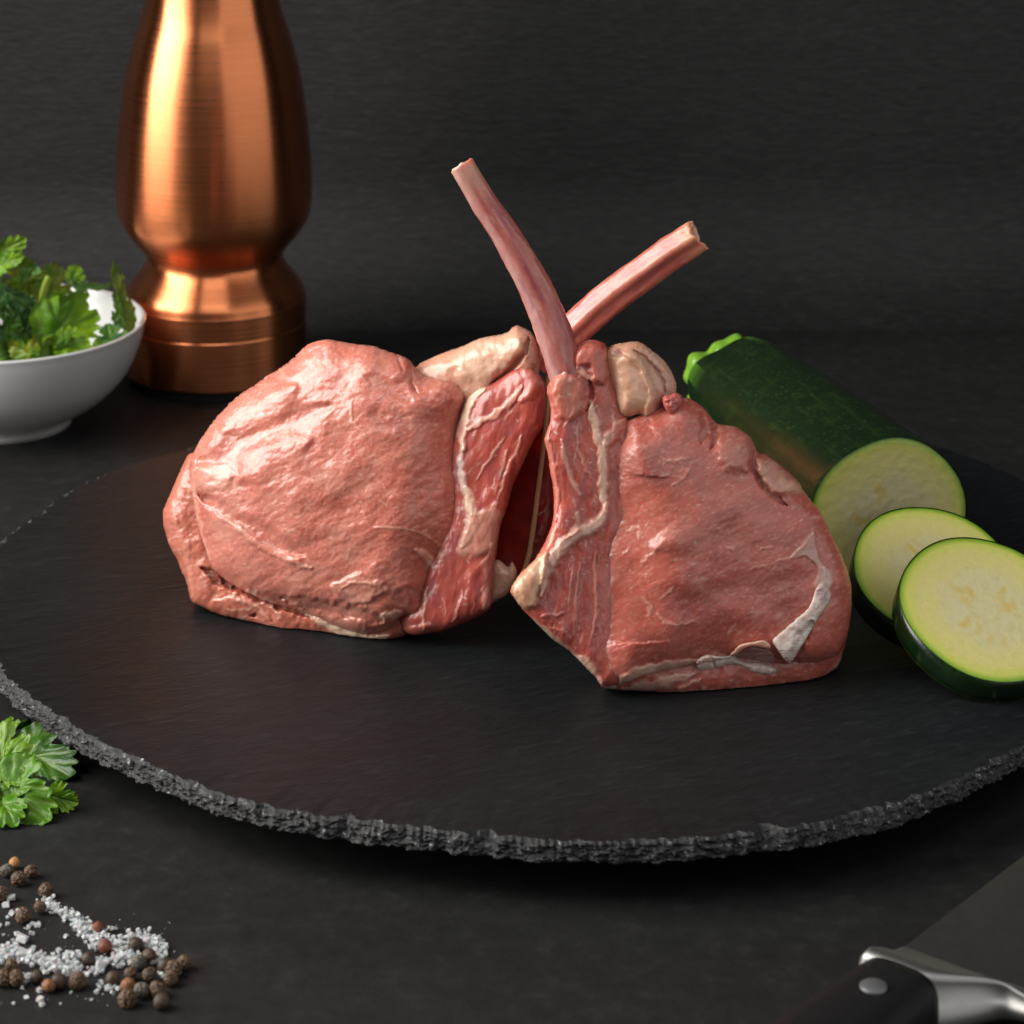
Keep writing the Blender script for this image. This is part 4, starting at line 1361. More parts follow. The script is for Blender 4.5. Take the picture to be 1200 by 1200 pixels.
def build_parsley():
    y0 = BOWL['c'][1]
    rows = [
        # base px, tip px, dy base, dy tip (from bowl centre, towards the camera negative), width px, roll, cols, label
        ((-22, 304), (27, 284), 0.00, -0.01, 30, 25, BRI, MID, 'bright lime parsley leaf at the very top of the heap in the bowl'),
        ((-14, 316), (24, 300), -0.010, -0.015, 22, -20, BRI, MID, 'lime parsley leaf just beneath the topmost one in the bowl'),
        ((26, 352), (24, 298), 0.0, 0.0, 36, 15, OLV, MID, 'broad olive green parsley leaf upright under the topmost leaves'),
        ((38, 346), (42, 312), 0.012, 0.015, 28, -25, BLU, MID, 'small blue green parsley leaf peeping out behind the upright olive leaves'),
        ((54, 356), (66, 308), 0.005, 0.008, 40, 30, OLV, MID, 'upright olive parsley leaf beside the pale cut stem'),
        ((66, 326), (134, 340), 0.040, 0.040, 20, 60, MID, DRK, 'long thin dark leaf lying along the back rim of the bowl'),
        ((84, 330), (90, 310), 0.038, 0.038, 20, 10, MID, BRI, 'tiny leaf tip standing up over the back rim'),
        ((34, 402), (118, 366), -0.030, -0.012, 72, -12, MID, BRI, 'largest broad scalloped parsley leaf in the middle of the bowl'),
        ((48, 366), (106, 348), -0.012, -0.006, 34, 30, BRI, MID, 'yellow green leaf folded over the top of the largest leaf'),
        ((58, 402), (110, 408), -0.038, -0.034, 34, -30, BRI, MID, 'rounded bright leaf lying on the front rim under the largest leaf'),
        ((132, 408), (126, 378), -0.022, -0.016, 28, 10, BLU, MID, 'small blue green leaf between the largest leaf and the pointed one'),
        ((150, 402), (140, 306), -0.006, -0.004, 27, 42, OLV, MID, 'tall pointed olive leaf standing at the mill side of the bowl'),
        ((146, 388), (132, 342), -0.004, -0.002, 16, -30, MID, DRK, 'short dark leaflet tucked behind the tall pointed leaf'),
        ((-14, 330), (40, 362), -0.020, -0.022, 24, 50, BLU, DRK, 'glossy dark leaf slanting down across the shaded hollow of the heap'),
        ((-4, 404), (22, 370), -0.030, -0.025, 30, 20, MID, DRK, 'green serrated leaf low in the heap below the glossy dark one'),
        ((48, 422), (8, 404), -0.046, -0.044, 28, -25, MID, OLV, 'flat green leaf resting on the front rim at the frame edge side'),
        ((-12, 424), (6, 382), -0.040, -0.034, 32, 15, MID, DRK, 'dark green leaf cut by the edge of the picture, at the front rim'),
        ((108, 412), (132, 404), -0.030, -0.026, 16, -10, BRI, MID, 'little pale leaf on the front rim next to the pointed leaf'),
        ((62, 420), (92, 400), -0.040, -0.032, 26, 40, MID, DRK, 'dark leaf pressed under the rounded bright leaf on the front rim'),
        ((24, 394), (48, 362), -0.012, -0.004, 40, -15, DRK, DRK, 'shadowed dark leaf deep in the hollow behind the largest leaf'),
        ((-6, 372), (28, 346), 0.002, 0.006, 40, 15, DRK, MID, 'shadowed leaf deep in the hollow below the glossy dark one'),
        ((-8, 424), (40, 398), -0.044, -0.030, 44, 0, MID, DRK, 'wide leaf along the front rim behind the flat green one'),
        ((30, 424), (74, 404), -0.046, -0.034, 36, 12, MID, OLV, 'leaf along the front rim just before the rounded bright leaf'),
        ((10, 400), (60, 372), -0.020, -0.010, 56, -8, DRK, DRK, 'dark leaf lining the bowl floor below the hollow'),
        ((20, 350), (70, 336), 0.016, 0.022, 40, 5, MID, OLV, 'leaf behind the pale cut stem at the back of the heap'),
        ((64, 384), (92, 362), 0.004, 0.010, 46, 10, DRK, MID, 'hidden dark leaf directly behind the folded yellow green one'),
    ]
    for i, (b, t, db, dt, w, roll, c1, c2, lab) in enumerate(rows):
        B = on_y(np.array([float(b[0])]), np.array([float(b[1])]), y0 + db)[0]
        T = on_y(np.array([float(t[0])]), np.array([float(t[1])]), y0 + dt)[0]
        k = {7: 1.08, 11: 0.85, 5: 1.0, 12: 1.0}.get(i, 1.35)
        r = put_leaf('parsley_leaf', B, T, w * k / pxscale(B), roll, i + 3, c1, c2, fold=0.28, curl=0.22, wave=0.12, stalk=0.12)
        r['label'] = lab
        r['category'] = 'parsley leaf'
        r['group'] = 'parsley leaves in the bowl'
    # cut stem
    c = np.array([(57, 324), (53, 334), (50, 344), (49, 354)], float)
    P = on_y(c[:, 0], c[:, 1], np.full(4, y0 - 0.012))
    P = smooth_curve(P, 4)
    V, F = tube(P, np.full(len(P), 0.0014), 10, up=(0, -1, 0))
    o = obj('parsley_sprig', V, F, M_LEAF, colors=np.repeat(np.array((0.30, 0.42, 0.05))[None], len(V), 0), base=tuple(P[-1]))
    o['label'] = 'pale green cut parsley stem standing in the bowl'
    o['category'] = 'parsley sprig'
    # sprig on the table
    Bs = on_z(np.array([-6.0]), np.array([905.0]), TZ + 0.004)[0]
    root = empty('parsley_sprig', (Bs[0], Bs[1], TZ), 'bright green parsley sprig lying on the table at the slate edge', 'parsley sprig')

    def tp(x, y, z):
        return on_z(np.array([float(x)]), np.array([float(y)]), TZ + z)[0]
    up = np.array((0.0, -0.75, 0.65))
    put_leaf('leaf', tp(8, 866, 0.003), tp(82, 906, 0.003), 0.024, 5, 41, (0.05, 0.15, 0.01), DRK, root, 0.15, 0.1, 0.08, toward=(0, -0.5, 0.9), stalk=0)
    put_leaf('leaf', tp(-24, 896, 0.010), tp(38, 892, 0.013), 0.028, -12, 42, (0.15, 0.28, 0.02), (0.20, 0.36, 0.03), root, 0.25, 0.3, 0.14, toward=up, stalk=0)
    put_leaf('leaf', tp(-12, 902, 0.009), tp(52, 958, 0.003), 0.025, 12, 43, (0.09, 0.22, 0.012), MID, root, 0.2, 0.25, 0.14, toward=up, stalk=0)
    put_leaf('leaf', tp(52, 930, 0.005), tp(90, 942, 0.003), 0.010, 25, 44, MID, BRI, root, 0.3, 0.4, 0.1, toward=up, stalk=0)
    put_leaf('leaf', tp(-6, 925, 0.006), tp(16, 962, 0.003), 0.018, -10, 45, MID, MID, root, 0.25, 0.2, 0.12, toward=up, stalk=0)
    P = np.array([tp(-40, 866, 0.003), tp(0, 858, 0.004), tp(34, 846, 0.003)])
    P = smooth_curve(P, 6)
    V, F = tube(P, np.full(len(P), 0.0011), 10, up=(0, 0, 1))
    obj('stem', V, F, M_LEAF, root, colors=np.repeat(np.array((0.06, 0.17, 0.02))[None], len(V), 0))


build_parsley()


# ------------------------------------------------------------------ zucchini
def rind_col(th, s, n):
    """dark green skin with paler freckles; th angle, s distance along"""
    f = fbm(th * 4, s * 160, 4, 61)
    c = np.repeat(np.array((0.005, 0.016, 0.004))[None], len(th), 0)
    c += (np.array((0.011, 0.034, 0.005)) - c) * (0.5 * sstep(0.0, 0.5, f))[:, None]
    sp = pn(th * 32, s * 1300, 5)
    c += (np.array((0.10, 0.15, 0.05)) - c) * (0.45 * sstep(0.58, 0.8, sp))[:, None]
    st = fbm(th * 9, s * 25, 3, 15)
    c += (np.array((0.03, 0.06, 0.01)) - c) * (0.3 * sstep(0.2, 0.5, st))[:, None]
    return c


def flesh_col(u, v, r, seed, darken=0.0):
    """u, v in [-1, 1] on the cut face"""
    q = np.hypot(u, v)
    a = np.arctan2(v, u)
    c = np.repeat(np.array((0.58, 0.53, 0.20))[None], len(u), 0)
    core = 1 - sstep(0.42, 0.68, q + 0.12 * fbm(u * 3, v * 3, 3, seed))
    c += (np.array((0.56, 0.515, 0.29)) - c) * (core * 0.9)[:, None]
    web = sstep(0.0, 0.45, fbm(u * 7, v * 7, 4, seed + 3))
    c += (np.array((0.52, 0.44, 0.19)) - c) * (core * web * 0.6)[:, None]
    band = sstep(0.74, 0.94, q)
    c += (np.array((0.50, 0.54, 0.09)) - c) * (band * 0.75)[:, None]
    edge = sstep(0.90, 0.985, q)
    c += (np.array((0.21, 0.36, 0.025)) - c) * (edge)[:, None]
    sk = sstep(0.975, 1.0, q)
    c += (np.array((0.05, 0.13, 0.012)) - c) * (sk)[:, None]
    # seed cavities in a trefoil
    rr = random.Random(seed)
    for lobe in range(3):
        a0 = lobe * 2.094 + seed * 0.7
        for k in range(7):
            ra = 0.36 + rr.uniform(-0.12, 0.12)
            an = a0 + rr.uniform(-0.65, 0.65)
            cx, cy = ra * math.cos(an), ra * math.sin(an)
            o = an + rr.uniform(-0.8, 0.8)
            du = (u - cx) * math.cos(o) + (v - cy) * math.sin(o)
            dv = -(u - cx) * math.sin(o) + (v - cy) * math.cos(o)
            s = 1 - sstep(0.0, 1.0, np.hypot(du / 0.13, dv / 0.065))
            c += (np.array((0.56, 0.41, 0.10)) - c) * (s * rr.uniform(0.25, 0.75))[:, None]
    c *= (1 + 0.06 * fbm(u * 16, v * 16, 3, seed + 8))[:, None]
    return c * (1 - 0.25 * darken)  # scales the whole face darker, evenly


def disc(center, n, r, wob, seed, relief=0.00012, darken=0.0, seg=160, nr=70):
    n = np.asarray(n, float)
    uax = np.cross([0, 0, 1.0], n)
    uax /= np.linalg.norm(uax)
    vax = np.cross(n, uax)
    th = np.linspace(0, 2 * np.pi, seg, False)
    ring = np.linspace(0, 1, nr) ** 0.8
    R = r * wob(th)
    U = np.cos(th)[:, None] * ring
    Vv = np.sin(th)[:, None] * ring
    u, v = U.ravel(), Vv.ravel()
    rr = np.repeat(R[:, None], nr, 1).ravel()
    h = relief * fbm(u * 9, v * 9, 4, seed) - relief * 2.0 * sstep(0.9, 1.0, np.hypot(u, v)) ** 2
    P = center + uax * (u * rr)[:, None] + vax * (v * rr)[:, None] + n * h[:, None]
    return P, grid_faces(seg, nr, True), flesh_col(u, v, r, seed, darken), uax, vax


M_FLESH = mat_attr('zucchini_flesh', 0.34, 0.25, 0.003, 0.5, 1200, 0.0003, 0.35)
M_SKIN = mat_attr('zucchini_skin', 0.24, 0.0, 0.002, 0.5, 500, 0.0003, 0.35)


def build_zucchini():
    C = np.array([0.1275, -0.030, 0.0285])
    r = 0.0284
    az = math.radians(15)
    n = np.array([math.sin(az), -math.cos(az), 0.02])
    n /= np.linalg.norm(n)
    root = empty('zucchini', (C[0], C[1], 0), 'half of a dark green zucchini with its pale cut end showing, beside the browner chop', 'zucchini')
    wob = lambda t: 1 + 0.012 * np.sin(5 * t + 1) + 0.008 * np.sin(3 * t)
    P, F, col, ua, va = disc(C, n, r * 0.995, wob, 5, 0.0002, darken=0.4)
    obj('cut_face', P, F, M_FLESH, root, colors=col)
    Ln = 0.160
    seg, rows = 300, 330
    s = np.linspace(0, 1, rows)
    th = np.linspace(0, 2 * np.pi, seg, False)
    rad = np.interp(s, [0, 0.006, 0.3, 0.6, 0.85, 0.93, 0.97, 0.99, 1.0], [1.0, 1.006, 0.99, 0.93, 0.85, 0.77, 0.67, 0.56, 0.44]) * r
    k = np.ones(5) / 5
    rad = np.r_[rad[:2], np.convolve(rad, k, 'same')[2:-2], rad[-2:]]
    zc = np.interp(s, [0, 1], [C[2], 0.0262])
    ax = C[None] - n[None] * (s * Ln)[:, None]
    ax[:, 2] = zc
    five = 1 + (0.012 + 0.05 * sstep(0.55, 1.0, s))[:, None] * np.sin(5 * th + 1)[None] + 0.008 * np.sin(3 * th)[None]
    V = ax[:, None] + rad[:, None, None] * five[..., None] * (np.cos(th)[None, :, None] * ua + np.sin(th)[None, :, None] * va)
    tt, ss = np.meshgrid(th, s * Ln)
    i, j = np.meshgrid(np.arange(rows - 1), np.arange(seg), indexing='ij')
    j2 = (j + 1) % seg
    F = np.stack([i * seg + j, (i + 1) * seg + j, (i + 1) * seg + j2, i * seg + j2], -1).reshape(-1, 4)
    colr = rind_col(tt.ravel(), ss.ravel(), rows * seg)
    rib = (np.sin(5 * tt + 1) > 0.75) * sstep(0.80, 0.97, ss / Ln)
    colr += (np.array((0.10, 0.26, 0.02)) - colr) * (0.8 * rib.ravel())[:, None]
    obj('skin', V.reshape(-1, 3), F, M_SKIN, root, colors=colr)
    # stem end
    E = ax[-1]
    rows = 26
    q = np.linspace(0, 1, rows)
    rad2 = np.interp(q, [0, 0.25, 0.6, 0.85, 0.93, 1], [0.48, 0.59, 0.61, 0.56, 0.45, 0.02]) * r
    lift = q * 0.0125
    ax2 = E[None] - n[None] * (lift - 0.002)[:, None] + np.array((0, 0, 1))[None] * (q ** 1.5 * 0.0006)[:, None]
    five = 1 + 0.10 * np.sin(5 * th + 1)[None] * np.ones((rows, 1)) + 0.05 * np.sin(11 * th)[None]
    V = ax2[:, None] + rad2[:, None, None] * five[..., None] * (np.cos(th)[None, :, None] * ua + np.sin(th)[None, :, None] * va)
    i, j = np.meshgrid(np.arange(rows - 1), np.arange(seg), indexing='ij')
    j2 = (j + 1) % seg
    F = np.stack([i * seg + j, (i + 1) * seg + j, (i + 1) * seg + j2, i * seg + j2], -1).reshape(-1, 4)
    tq, qq = np.meshgrid(th, q)
    cs = np.repeat(np.array((0.16, 0.34, 0.03))[None], rows * seg, 0)
    cs *= (1 + 0.35 * fbm(tq.ravel() * 4, qq.ravel() * 4, 3, 3))[:, None]
    obj('stem', V.reshape(-1, 3), F, M_SKIN, root, colors=np.clip(cs, 0, 1))


def build_slice(cx, cy, az, el, r, thick, seed, label):
    n = np.array([math.sin(az) * math.cos(el), -math.cos(az) * math.cos(el), math.sin(el)])
    low = r * math.cos(el) + thick * math.sin(el) + 0.0003
    d = rays(np.array([cx]), np.array([cy]))[0]
    C = CAM + d * ((low - CAM[2]) / d[2])
    root = empty('zucchini_slice', (C[0], C[1], 0), label, 'zucchini slice', 'zucchini slices leaning on the zucchini half')
    wob = lambda t: 1 + 0.008 * np.sin(5 * t + seed) + 0.006 * np.sin(3 * t + seed)
    P, F, col, ua, va = disc(C, n, r * 0.994, wob, seed)
    obj('cut_face', P, F, M_FLESH, root, colors=col)
    P, F, col, _, _ = disc(C - n * thick, n, r * 0.994, wob, seed + 1)
    obj('cut_face', P, F[:, ::-1].copy(), M_FLESH, root, colors=col)
    seg = 160
    th = np.linspace(0, 2 * np.pi, seg, False)
    rows = [(-0.0, 0.994), (0.0004, 1.0), (0.35, 1.004), (0.7, 1.004), (0.985, 1.0), (1.0, 0.994)]
    V = []
    S_ = []
    for q, k in rows:
        V.append(C - n * thick * q + (r * k * wob(th))[:, None] * (np.cos(th)[:, None] * ua + np.sin(th)[:, None] * va))
        S_.append(np.full(seg, q * thick))
    V = np.array(V)
    i, j = np.meshgrid(np.arange(len(rows) - 1), np.arange(seg), indexing='ij')
    j2 = (j + 1) % seg
    F = np.stack([i * seg + j, (i + 1) * seg + j, (i + 1) * seg + j2, i * seg + j2], -1).reshape(-1, 4)
    colr = rind_col(np.tile(th, len(rows)), np.concatenate(S_) + seed, 0)
    obj('rind', V.reshape(-1, 3), F, M_SKIN, root, colors=colr)


build_zucchini()
build_slice(1155.9, 712.4, 0.2793, 1.0288, 0.0279, 0.0095, 12, 'front zucchini slice with a full round pale face, leaning on the other slice')
build_slice(1096.6, 670.2, 0.2548, 1.0528, 0.0274, 0.0095, 23, 'zucchini slice half covered by the front slice, lying against the cut zucchini')


# ------------------------------------------------------------------ knife
def build_knife():
    zb = TZ + 0.012
    A = on_z(np.array([1060.0]), np.array([1115.0]), zb)[0]
    B = on_z(np.array([1200.0]), np.array([1006.0]), zb)[0]
    Sd = (B - A)
    Sd /= np.linalg.norm(Sd)
    Wd = np.array([Sd[1], -Sd[0], 0])
    Z = np.array((0, 0, 1.0))
    HB = float((on_z(np.array([1018.0]), np.array([1134.0]), TZ + 0.0212)[0] - A) @ Sd) + 0.0055   # where the handle begins
    root = empty('knife', (A[0], A[1], TZ), 'chef knife with a steel blade and black riveted handle lying on the table', 'knife')
    steel = mat_simple('blade_steel', (0.36, 0.36, 0.37), 0.36, metal=1.0, nscale=160, bstr=0.08, var=0.08)
    bol = mat_simple('bolster_steel', (0.34, 0.335, 0.32), 0.46, metal=1.0, nscale=200, bstr=0.04, var=0.04)
    blk = mat_simple('handle_plastic', (0.010, 0.010, 0.011), 0.42, spec=0.2, nscale=900, bstr=0.12, bdist=0.0001, var=0.2)

    def at(s, w, z):
        return A + Sd * s + Wd * w + Z * (z - 0)
    # blade: sections along s
    V, rows = [], 40
    Ln, Wb = 0.20, 0.047
    for i in range(rows):
        f = i / (rows - 1)
        wid = Wb * (1 - f ** 2.6) + 0.0008
        w0 = 0.004 * f ** 3
        th = 0.0013 * (1 - 0.7 * f)
        for w, z in ((0.0, th), (0.0005, th * 1.05), (0.35, th * 0.75), (0.8, th * 0.3), (1, 0.00005), (0.8, -th * 0.3), (0.35, -th * 0.75), (0.0005, -th * 1.05)):
            V.append(at(f * Ln - 0.002, w0 + w * (wid - w0), z))
    k = 8
    F = []
    for i in range(rows - 1):
        for j in range(k):
            F.append([i * k + j, (i + 1) * k + j, (i + 1) * k + (j + 1) % k, i * k + (j + 1) % k])
    F += [list(range(k)), list(range((rows - 1) * k, rows * k))[::-1]]
    obj('blade', V, F, steel, root, smooth=False)
    # bolster: sections across w
    V, rows = [], 44
    k = 14
    for i in range(rows):
        f = i / (rows - 1)
        w = -0.0004 + f * (Wb + 0.0008)
        back = HB - (HB + 0.006) * sstep(0.015, 0.034, w)          # how far it reaches towards the handle
        hz = 0.0098 - 0.0066 * sstep(0.012, 0.044, w)             # height at the handle side
        prof = [(0.0, 0.0014), (back * 0.25, 0.0028), (back * 0.55, 0.0014 + (hz - 0.0014) * 0.60), (back * 0.85, hz * 0.96), (back * 0.97, hz * 0.9), (back, hz * 0.75), (back, 0.0)]
        prof = prof + [(s_, -z_) for s_, z_ in prof[::-1]]
        round_ = 1.0 if i not in (0, rows - 1) else 0.85
        for s_, z_ in prof:
            V.append(at(s_, w, z_ * round_))
    F = []
    for i in range(rows - 1):
        for j in range(k):
            F.append([i * k + j, i * k + (j + 1) % k, (i + 1) * k + (j + 1) % k, (i + 1) * k + j])
    F += [list(range(k))[::-1], list(range((rows - 1) * k, rows * k))]
    obj('bolster', V, F, bol, root)
    # handle
    V, rows, k = [], 50, 28
    for i in range(rows):
        f = i / (rows - 1)
        s_ = HB + 0.0003 - f * 0.115
        wc = 0.0115 + 0.004 * f ** 2
        hw = 0.0112 + 0.0025 * math.sin(f * 3.1) + 0.002 * f
        hz = 0.0098 + 0.0012 * math.sin(f * 3.1)
        e = 1.0 if f < 0.94 else math.sqrt(max(0.02, 1 - ((f - 0.94) / 0.06) ** 2))
        for j in range(k):
            a = 2 * math.pi * j / k
            ca, sa = math.cos(a), math.sin(a)
            p = 2 / 3.4
            V.append(at(s_, wc + hw * e * math.copysign(abs(ca) ** p, ca), hz * e * math.copysign(abs(sa) ** p, sa)))
    F = []
    for i in range(rows - 1):
        for j in range(k):
            F.append([i * k + j, (i + 1) * k + j, (i + 1) * k + (j + 1) % k, i * k + (j + 1) % k])
    F += [list(range(k)), list(range((rows - 1) * k, rows * k))[::-1]]
    h = obj('handle', V, F, blk, root)
    for s_ in (HB - 0.0145, HB - 0.054, HB - 0.092):
        c = at(s_, 0.0125, 0.0)
        ang = np.linspace(0, 2 * np.pi, 32, False)
        V = []
        for r_, z_ in ((0.0001, 0.0109), (0.0032, 0.0109), (0.0034, 0.0107), (0.0034, 0.0)):
            for a in ang:
                V.append(c + Sd * r_ * math.cos(a) + Wd * r_ * math.sin(a) + Z * z_)
        F = []
        for i in range(3):
            for j in range(32):
                F.append([i * 32 + j, (i + 1) * 32 + j, (i + 1) * 32 + (j + 1) % 32, i * 32 + (j + 1) % 32])
        obj('rivet', V, F, mat_simple('rivet_metal', (0.17, 0.17, 0.18), 0.5, metal=0.6, var=0.05), root)


build_knife()


# ------------------------------------------------------------------ salt and peppercorns
def icosphere(sub):
    t = (1 + 5 ** 0.5) / 2
    V = [(-1, t, 0), (1, t, 0), (-1, -t, 0), (1, -t, 0), (0, -1, t), (0, 1, t), (0, -1, -t), (0, 1, -t), (t, 0, -1), (t, 0, 1), (-t, 0, -1), (-t, 0, 1)]
    F = [(0, 11, 5), (0, 5, 1), (0, 1, 7), (0, 7, 10), (0, 10, 11), (1, 5, 9), (5, 11, 4), (11, 10, 2), (10, 7, 6), (7, 1, 8), (3, 9, 4), (3, 4, 2), (3, 2, 6), (3, 6, 8), (3, 8, 9), (4, 9, 5), (2, 4, 11), (6, 2, 10), (8, 6, 7), (9, 8, 1)]
    V = [np.array(v) / np.linalg.norm(v) for v in V]
    for _ in range(sub):
        cache, F2 = {}, []

        def mid(a, b):
            k = (min(a, b), max(a, b))
            if k not in cache:
                m = V[a] + V[b]
                V.append(m / np.linalg.norm(m))
                cache[k] = len(V) - 1
            return cache[k]
        for a, b, c in F:
            ab, bc, ca = mid(a, b), mid(b, c), mid(c, a)
            F2 += [(a, ab, ca), (b, bc, ab), (c, ca, bc), (ab, bc, ca)]
        F = F2
    return np.array(V), np.array(F)


def build_pepper():
    V0, F0 = icosphere(4)
    M = mat_attr('peppercorn_skin', 0.5, 0, spec=0.4, nscale=2500, bdist=0.0002, bstr=0.5)
    R = 0.00205

    def variant(seed, lo, hi, wr, size=1.0):
        q = V0 * 2.3
        wv = q + 0.5 * np.stack([pn3(q, seed), pn3(q, seed + 3), pn3(q, seed + 5)], 1)
        rid = 1 - np.abs(pn3(wv, seed)) * 3.2
        rid2 = 1 - np.abs(pn3(wv * 1.9, seed + 7)) * 3.0
        h = np.clip(0.65 * np.clip(rid, 0, 1) + 0.4 * np.clip(rid2, 0, 1), 0, 1)
        big = pn3(V0 * 1.2, seed + 9)
        r = R * size * (1 + 0.07 * big + wr * (h - 0.5))
        col = np.asarray(lo)[None] + (np.asarray(hi) - np.asarray(lo))[None] * (h ** 1.4)[:, None]
        return make_mesh('peppercorn', V0 * r[:, None], F0, col)
    dark = [variant(i, (0.010, 0.006, 0.004), (0.24, 0.14, 0.075), 0.26, s) for i, s in ((1, 1.0), (2, 0.95), (3, 1.05), (4, 1.0))]
    plain = [variant(11, (0.035, 0.022, 0.014), (0.085, 0.055, 0.036), 0.05), variant(12, (0.05, 0.026, 0.015), (0.13, 0.075, 0.045), 0.08, 0.95)]
    tan = [variant(21, (0.36, 0.16, 0.055), (0.50, 0.25, 0.10), 0.02, 0.88)]
    red = [variant(31, (0.13, 0.038, 0.020), (0.24, 0.075, 0.040), 0.05, 0.9)]
    orange = [variant(41, (0.17, 0.07, 0.025), (0.36, 0.16, 0.07), 0.12, 0.95)]
    grey = [variant(51, (0.03, 0.026, 0.022), (0.20, 0.17, 0.13), 0.22, 0.95)]
    rows = [
        (17, 1011, tan, 'smooth tan peppercorn, the palest of all, at the top of the scatter'),
        (8, 1020, grey, 'small greyish peppercorn next to the smooth tan one'),
        (22, 1030, dark, 'wrinkled peppercorn just in front of the smooth tan one'),
        (36.5, 1021, dark, 'wrinkled peppercorn at the far side of the cluster round the tan one'),
        (54, 1043.5, dark, 'large wrinkled peppercorn alone beyond the tip of the upper salt strip'),
        (47, 1063, dark, 'wrinkled peppercorn touching the tip of the upper salt strip'),
        (27.5, 1073, dark, 'golden brown wrinkled peppercorn on bare table among loose salt grains'),
        (1, 1048, dark, 'peppercorn cut off by the edge of the picture beside two salt crystals'),
        (114.6, 1087, red, 'smooth reddish peppercorn sitting on the upper salt strip'),
        (123, 1109, red, 'round red brown peppercorn bedded in the salt below the smooth reddish one'),
        (159, 1107, plain, 'smooth dark brown peppercorn bedded in the far salt heap'),
        (175, 1119.6, plain, 'smooth dark peppercorn at the near side of the far salt heap'),
        (103.5, 1124, plain, 'big smooth brown peppercorn where the two salt strips meet'),
        (13.5, 1132, dark, 'red brown peppercorn on the lower salt strip above two touching ones'),
        (4, 1147, dark, 'dark peppercorn of the touching pair nearest the picture edge'),
        (19, 1147, dark, 'ridged orange brown peppercorn of the touching pair below the lower salt strip'),
        (43, 1144.6, plain, 'very dark smooth peppercorn standing in the lower salt strip'),
        (57, 1155, orange, 'small tan orange peppercorn leaning on a smooth brown one'),
        (69, 1150, plain, 'smooth brown peppercorn with the small tan orange one leaning on it'),
        (90.6, 1150, dark, 'brown wrinkled peppercorn alone at the near end of the lower salt strip'),
        (132, 1147, plain, 'smooth brown peppercorn between the loose grains and the heap'),
        (153, 1141, dark, 'wrinkled peppercorn right behind the orange one in the heap'),
        (162.5, 1128, grey, 'greyish peppercorn half sunk in salt behind the heap'),
        (150, 1154, orange, 'orange brown peppercorn on the near flank of the heap'),
        (175, 1142, dark, 'wrinkled peppercorn at the top of the heap, right behind the greyish middle one'),
        (165.6, 1161, grey, 'greyish peppercorn in the middle of the heap'),
        (149, 1170.6, dark, 'wrinkled peppercorn at the near corner of the heap under the orange one'),
        (184, 1160, dark, 'wrinkled peppercorn just behind the split brown one nearest the camera'),
        (189.6, 1174, plain, 'split smooth brown peppercorn nearest the camera in the heap'),
        (200, 1147, dark, 'peppercorn on the outer flank of the heap, second before the farthest one'),
        (203, 1136, dark, 'wrinkled peppercorn touching the farthest one at the end of the heap'),
        (215.6, 1128, dark, 'wrinkled peppercorn farthest out at the end of the heap'),
        (194, 1132, plain, 'small dark peppercorn tucked between the salt and the heap'),
    ]
    for i, (x, y, var, lab) in enumerate(rows):
        P = on_z(np.array([x]), np.array([y]), TZ + R * 0.92)[0]
        me = var[i % len(var)]
        o = link('peppercorn', me, M)
        o.location = P
        o.rotation_euler = (rnd.uniform(0, 6), rnd.uniform(0, 6), rnd.uniform(0, 6))
        k = rnd.uniform(0.86, 1.10)
        o.scale = (k, k * rnd.uniform(0.9, 1.05), k * rnd.uniform(0.92, 1.05))
        o['label'] = lab
        o['category'] = 'peppercorn'
        o['group'] = 'peppercorns scattered in the salt'
    return [(x, y) for x, y, _, _ in rows]


PEP = build_pepper()


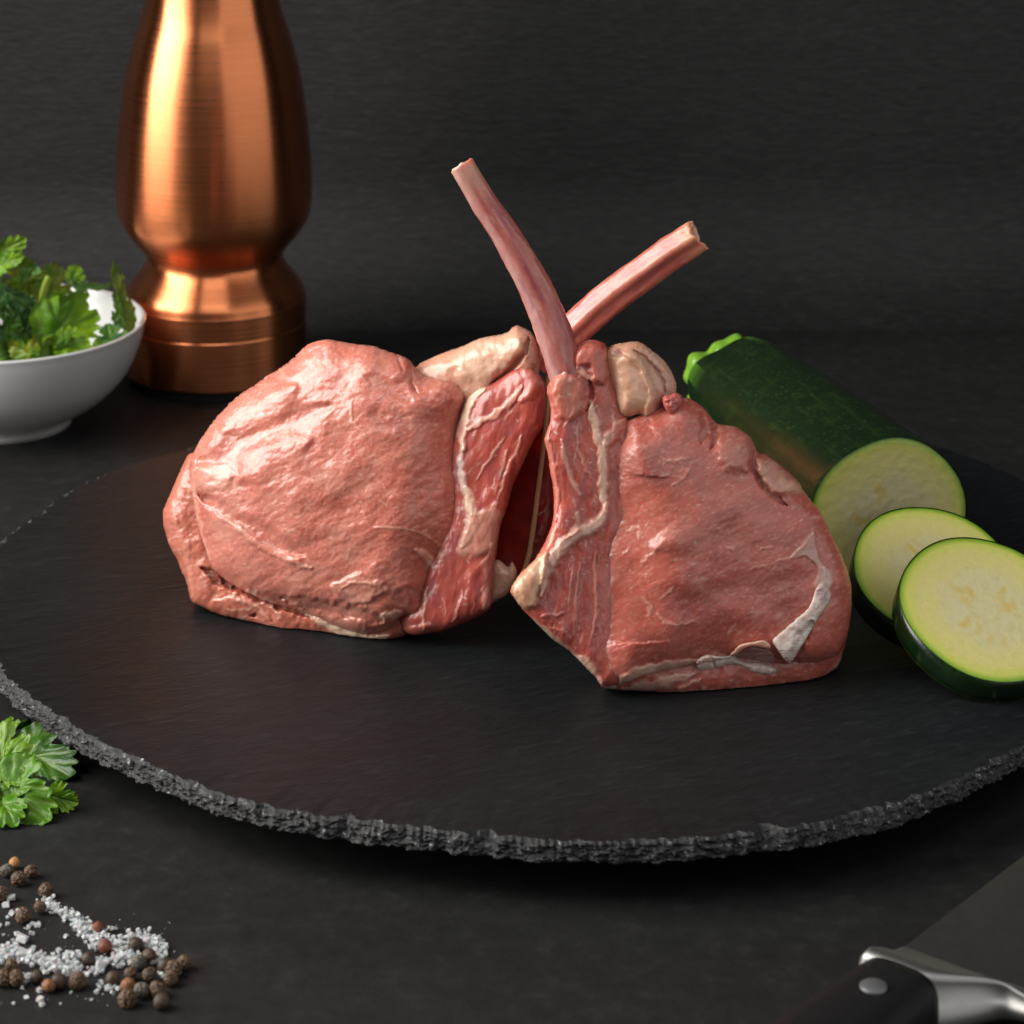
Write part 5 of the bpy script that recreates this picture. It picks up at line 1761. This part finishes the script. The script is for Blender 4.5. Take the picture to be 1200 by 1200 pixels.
def build_salt():
    r = random.Random(5)
    V, F = [], []
    strips = [  # polyline px, half width px, grains
        ([(53, 1057), (64, 1066), (80, 1073), (95, 1082), (106, 1092)], 8, 250),
        ([(92, 1085), (106, 1098), (114, 1112)], 9, 130),
        ([(112, 1100), (130, 1106), (148, 1110)], 11, 190),
        ([(152, 1100), (168, 1102), (184, 1108), (190, 1116)], 9, 200),
        ([(130, 1128), (146, 1124), (160, 1118)], 8, 130),
        ([(176, 1128), (186, 1122), (192, 1130)], 6, 60),
        ([(188, 1138), (192, 1146)], 3, 14),
        ([(-4, 1116), (12, 1116), (30, 1120), (48, 1124), (62, 1128)], 8, 230),
        ([(60, 1126), (78, 1122), (94, 1120)], 6, 70),
        ([(50, 1132), (66, 1136), (80, 1138), (92, 1134)], 9, 190),
        ([(28, 1144), (36, 1150)], 6, 45),
        ([(112, 1126), (122, 1132)], 6, 30),
        ([(30, 1087), (40, 1083), (52, 1082)], 3, 14),
        ([(108, 1138), (118, 1140)], 4, 14),
        ([(112, 1160), (120, 1156), (136, 1158)], 6, 34),
        ([(0, 1125), (10, 1122), (30, 1126)], 6, 60),
        ([(126, 1090), (136, 1089)], 2.5, 8),
    ]
    grains = []
    for pl, w, n in strips:
        c = resample(np.array(pl, float), 60)
        for _ in range(n):
            k = r.randrange(60)
            x = c[k, 0] + r.gauss(0, w * 0.5)
            y = c[k, 1] + r.gauss(0, w * 0.42)
            grains.append((x, y, 0.38 + 1.0 * r.random() ** 1.8, r.random() ** 2 * min(w / 9, 1)))
    for x, y, s in ((13, 1052, 2.4), (7, 1060, 2.0), (14, 1070, 1.6), (9, 1075, 1.1), (9, 1083, 1.2), (20, 1094, 1.9), (26, 1100, 2.5), (37, 1093.5, 1.4), (15, 1102, 1.3), (18, 1107, 1.6), (77, 1097, 1.3), (69, 1114, 1.4), (80, 1142, 1.3),
                    (118, 1131, 3.2), (124, 1128, 2.4), (195, 1110.6, 1.6), (46, 1160, 1.8), (47, 1171, 1.6), (49, 1177, 1.4), (31, 1169, 1.0), (16, 1176, 0.9), (4, 1095, 0.8), (83, 1163, 0.8), (26, 1157, 1.2), (107, 1172, 0.7), (71, 1176, 0.6),
                    (75, 1080, 1.0), (120, 1138, 1.4), (102, 1142, 1.2), (139, 1158, 1.8), (20, 1066, 0.8), (0, 1085, 1.2), (40, 1110, 1.0)):
        grains.append((x, y, s, 0))
    for _ in range(90):
        grains.append((r.uniform(0, 200), r.uniform(1070, 1180), r.uniform(0.12, 0.35), 0))
    cube = np.array([(-1, -1, -1), (1, -1, -1), (1, 1, -1), (-1, 1, -1), (-1, -1, 1), (1, -1, 1), (1, 1, 1), (-1, 1, 1)], float)
    q = [[0, 3, 2, 1], [4, 5, 6, 7], [0, 1, 5, 4], [1, 2, 6, 5], [2, 3, 7, 6], [3, 0, 4, 7]]
    for x, y, s, lift in grains:
        if any((x - a) ** 2 + (y - b) ** 2 < 30 for a, b in PEP):
            continue
        h = 0.00042 * s
        P = on_z(np.array([x]), np.array([y]), TZ + h * 0.9)[0] + np.array((0, 0, lift * 0.0016))
        c = cube * np.array([h * r.uniform(0.8, 1.5), h * r.uniform(0.7, 1.3), h * r.uniform(0.7, 1.1)])
        c = c * np.array([[r.uniform(0.65, 1.1) for _ in range(3)] for _ in range(8)])
        a, b, g_ = r.uniform(-0.4, 0.4), r.uniform(-0.4, 0.4), r.uniform(0, 6.28)
        Rz = np.array([[math.cos(g_), -math.sin(g_), 0], [math.sin(g_), math.cos(g_), 0], [0, 0, 1]])
        Rx = np.array([[1, 0, 0], [0, math.cos(a), -math.sin(a)], [0, math.sin(a), math.cos(a)]])
        Ry = np.array([[math.cos(b), 0, math.sin(b)], [0, 1, 0], [-math.sin(b), 0, math.cos(b)]])
        c = c @ (Rz @ Rx @ Ry).T + P
        c[:, 2] = np.maximum(c[:, 2], TZ + 0.0001)
        k = len(V)
        V += c.tolist()
        F += [[i + k for i in f] for f in q]
    m = mat_simple('salt_crystal', (0.80, 0.81, 0.81), 0.25, nscale=1500, bstr=0.3, var=0.06, Subsurface_Weight=0.3, Subsurface_Scale=0.001, Transmission_Weight=0.35)
    o = obj('salt_grains', V, F, m, smooth=False)
    o['kind'] = 'stuff'
    o['label'] = 'coarse white salt spilled in two strips on the dark table'


build_salt()
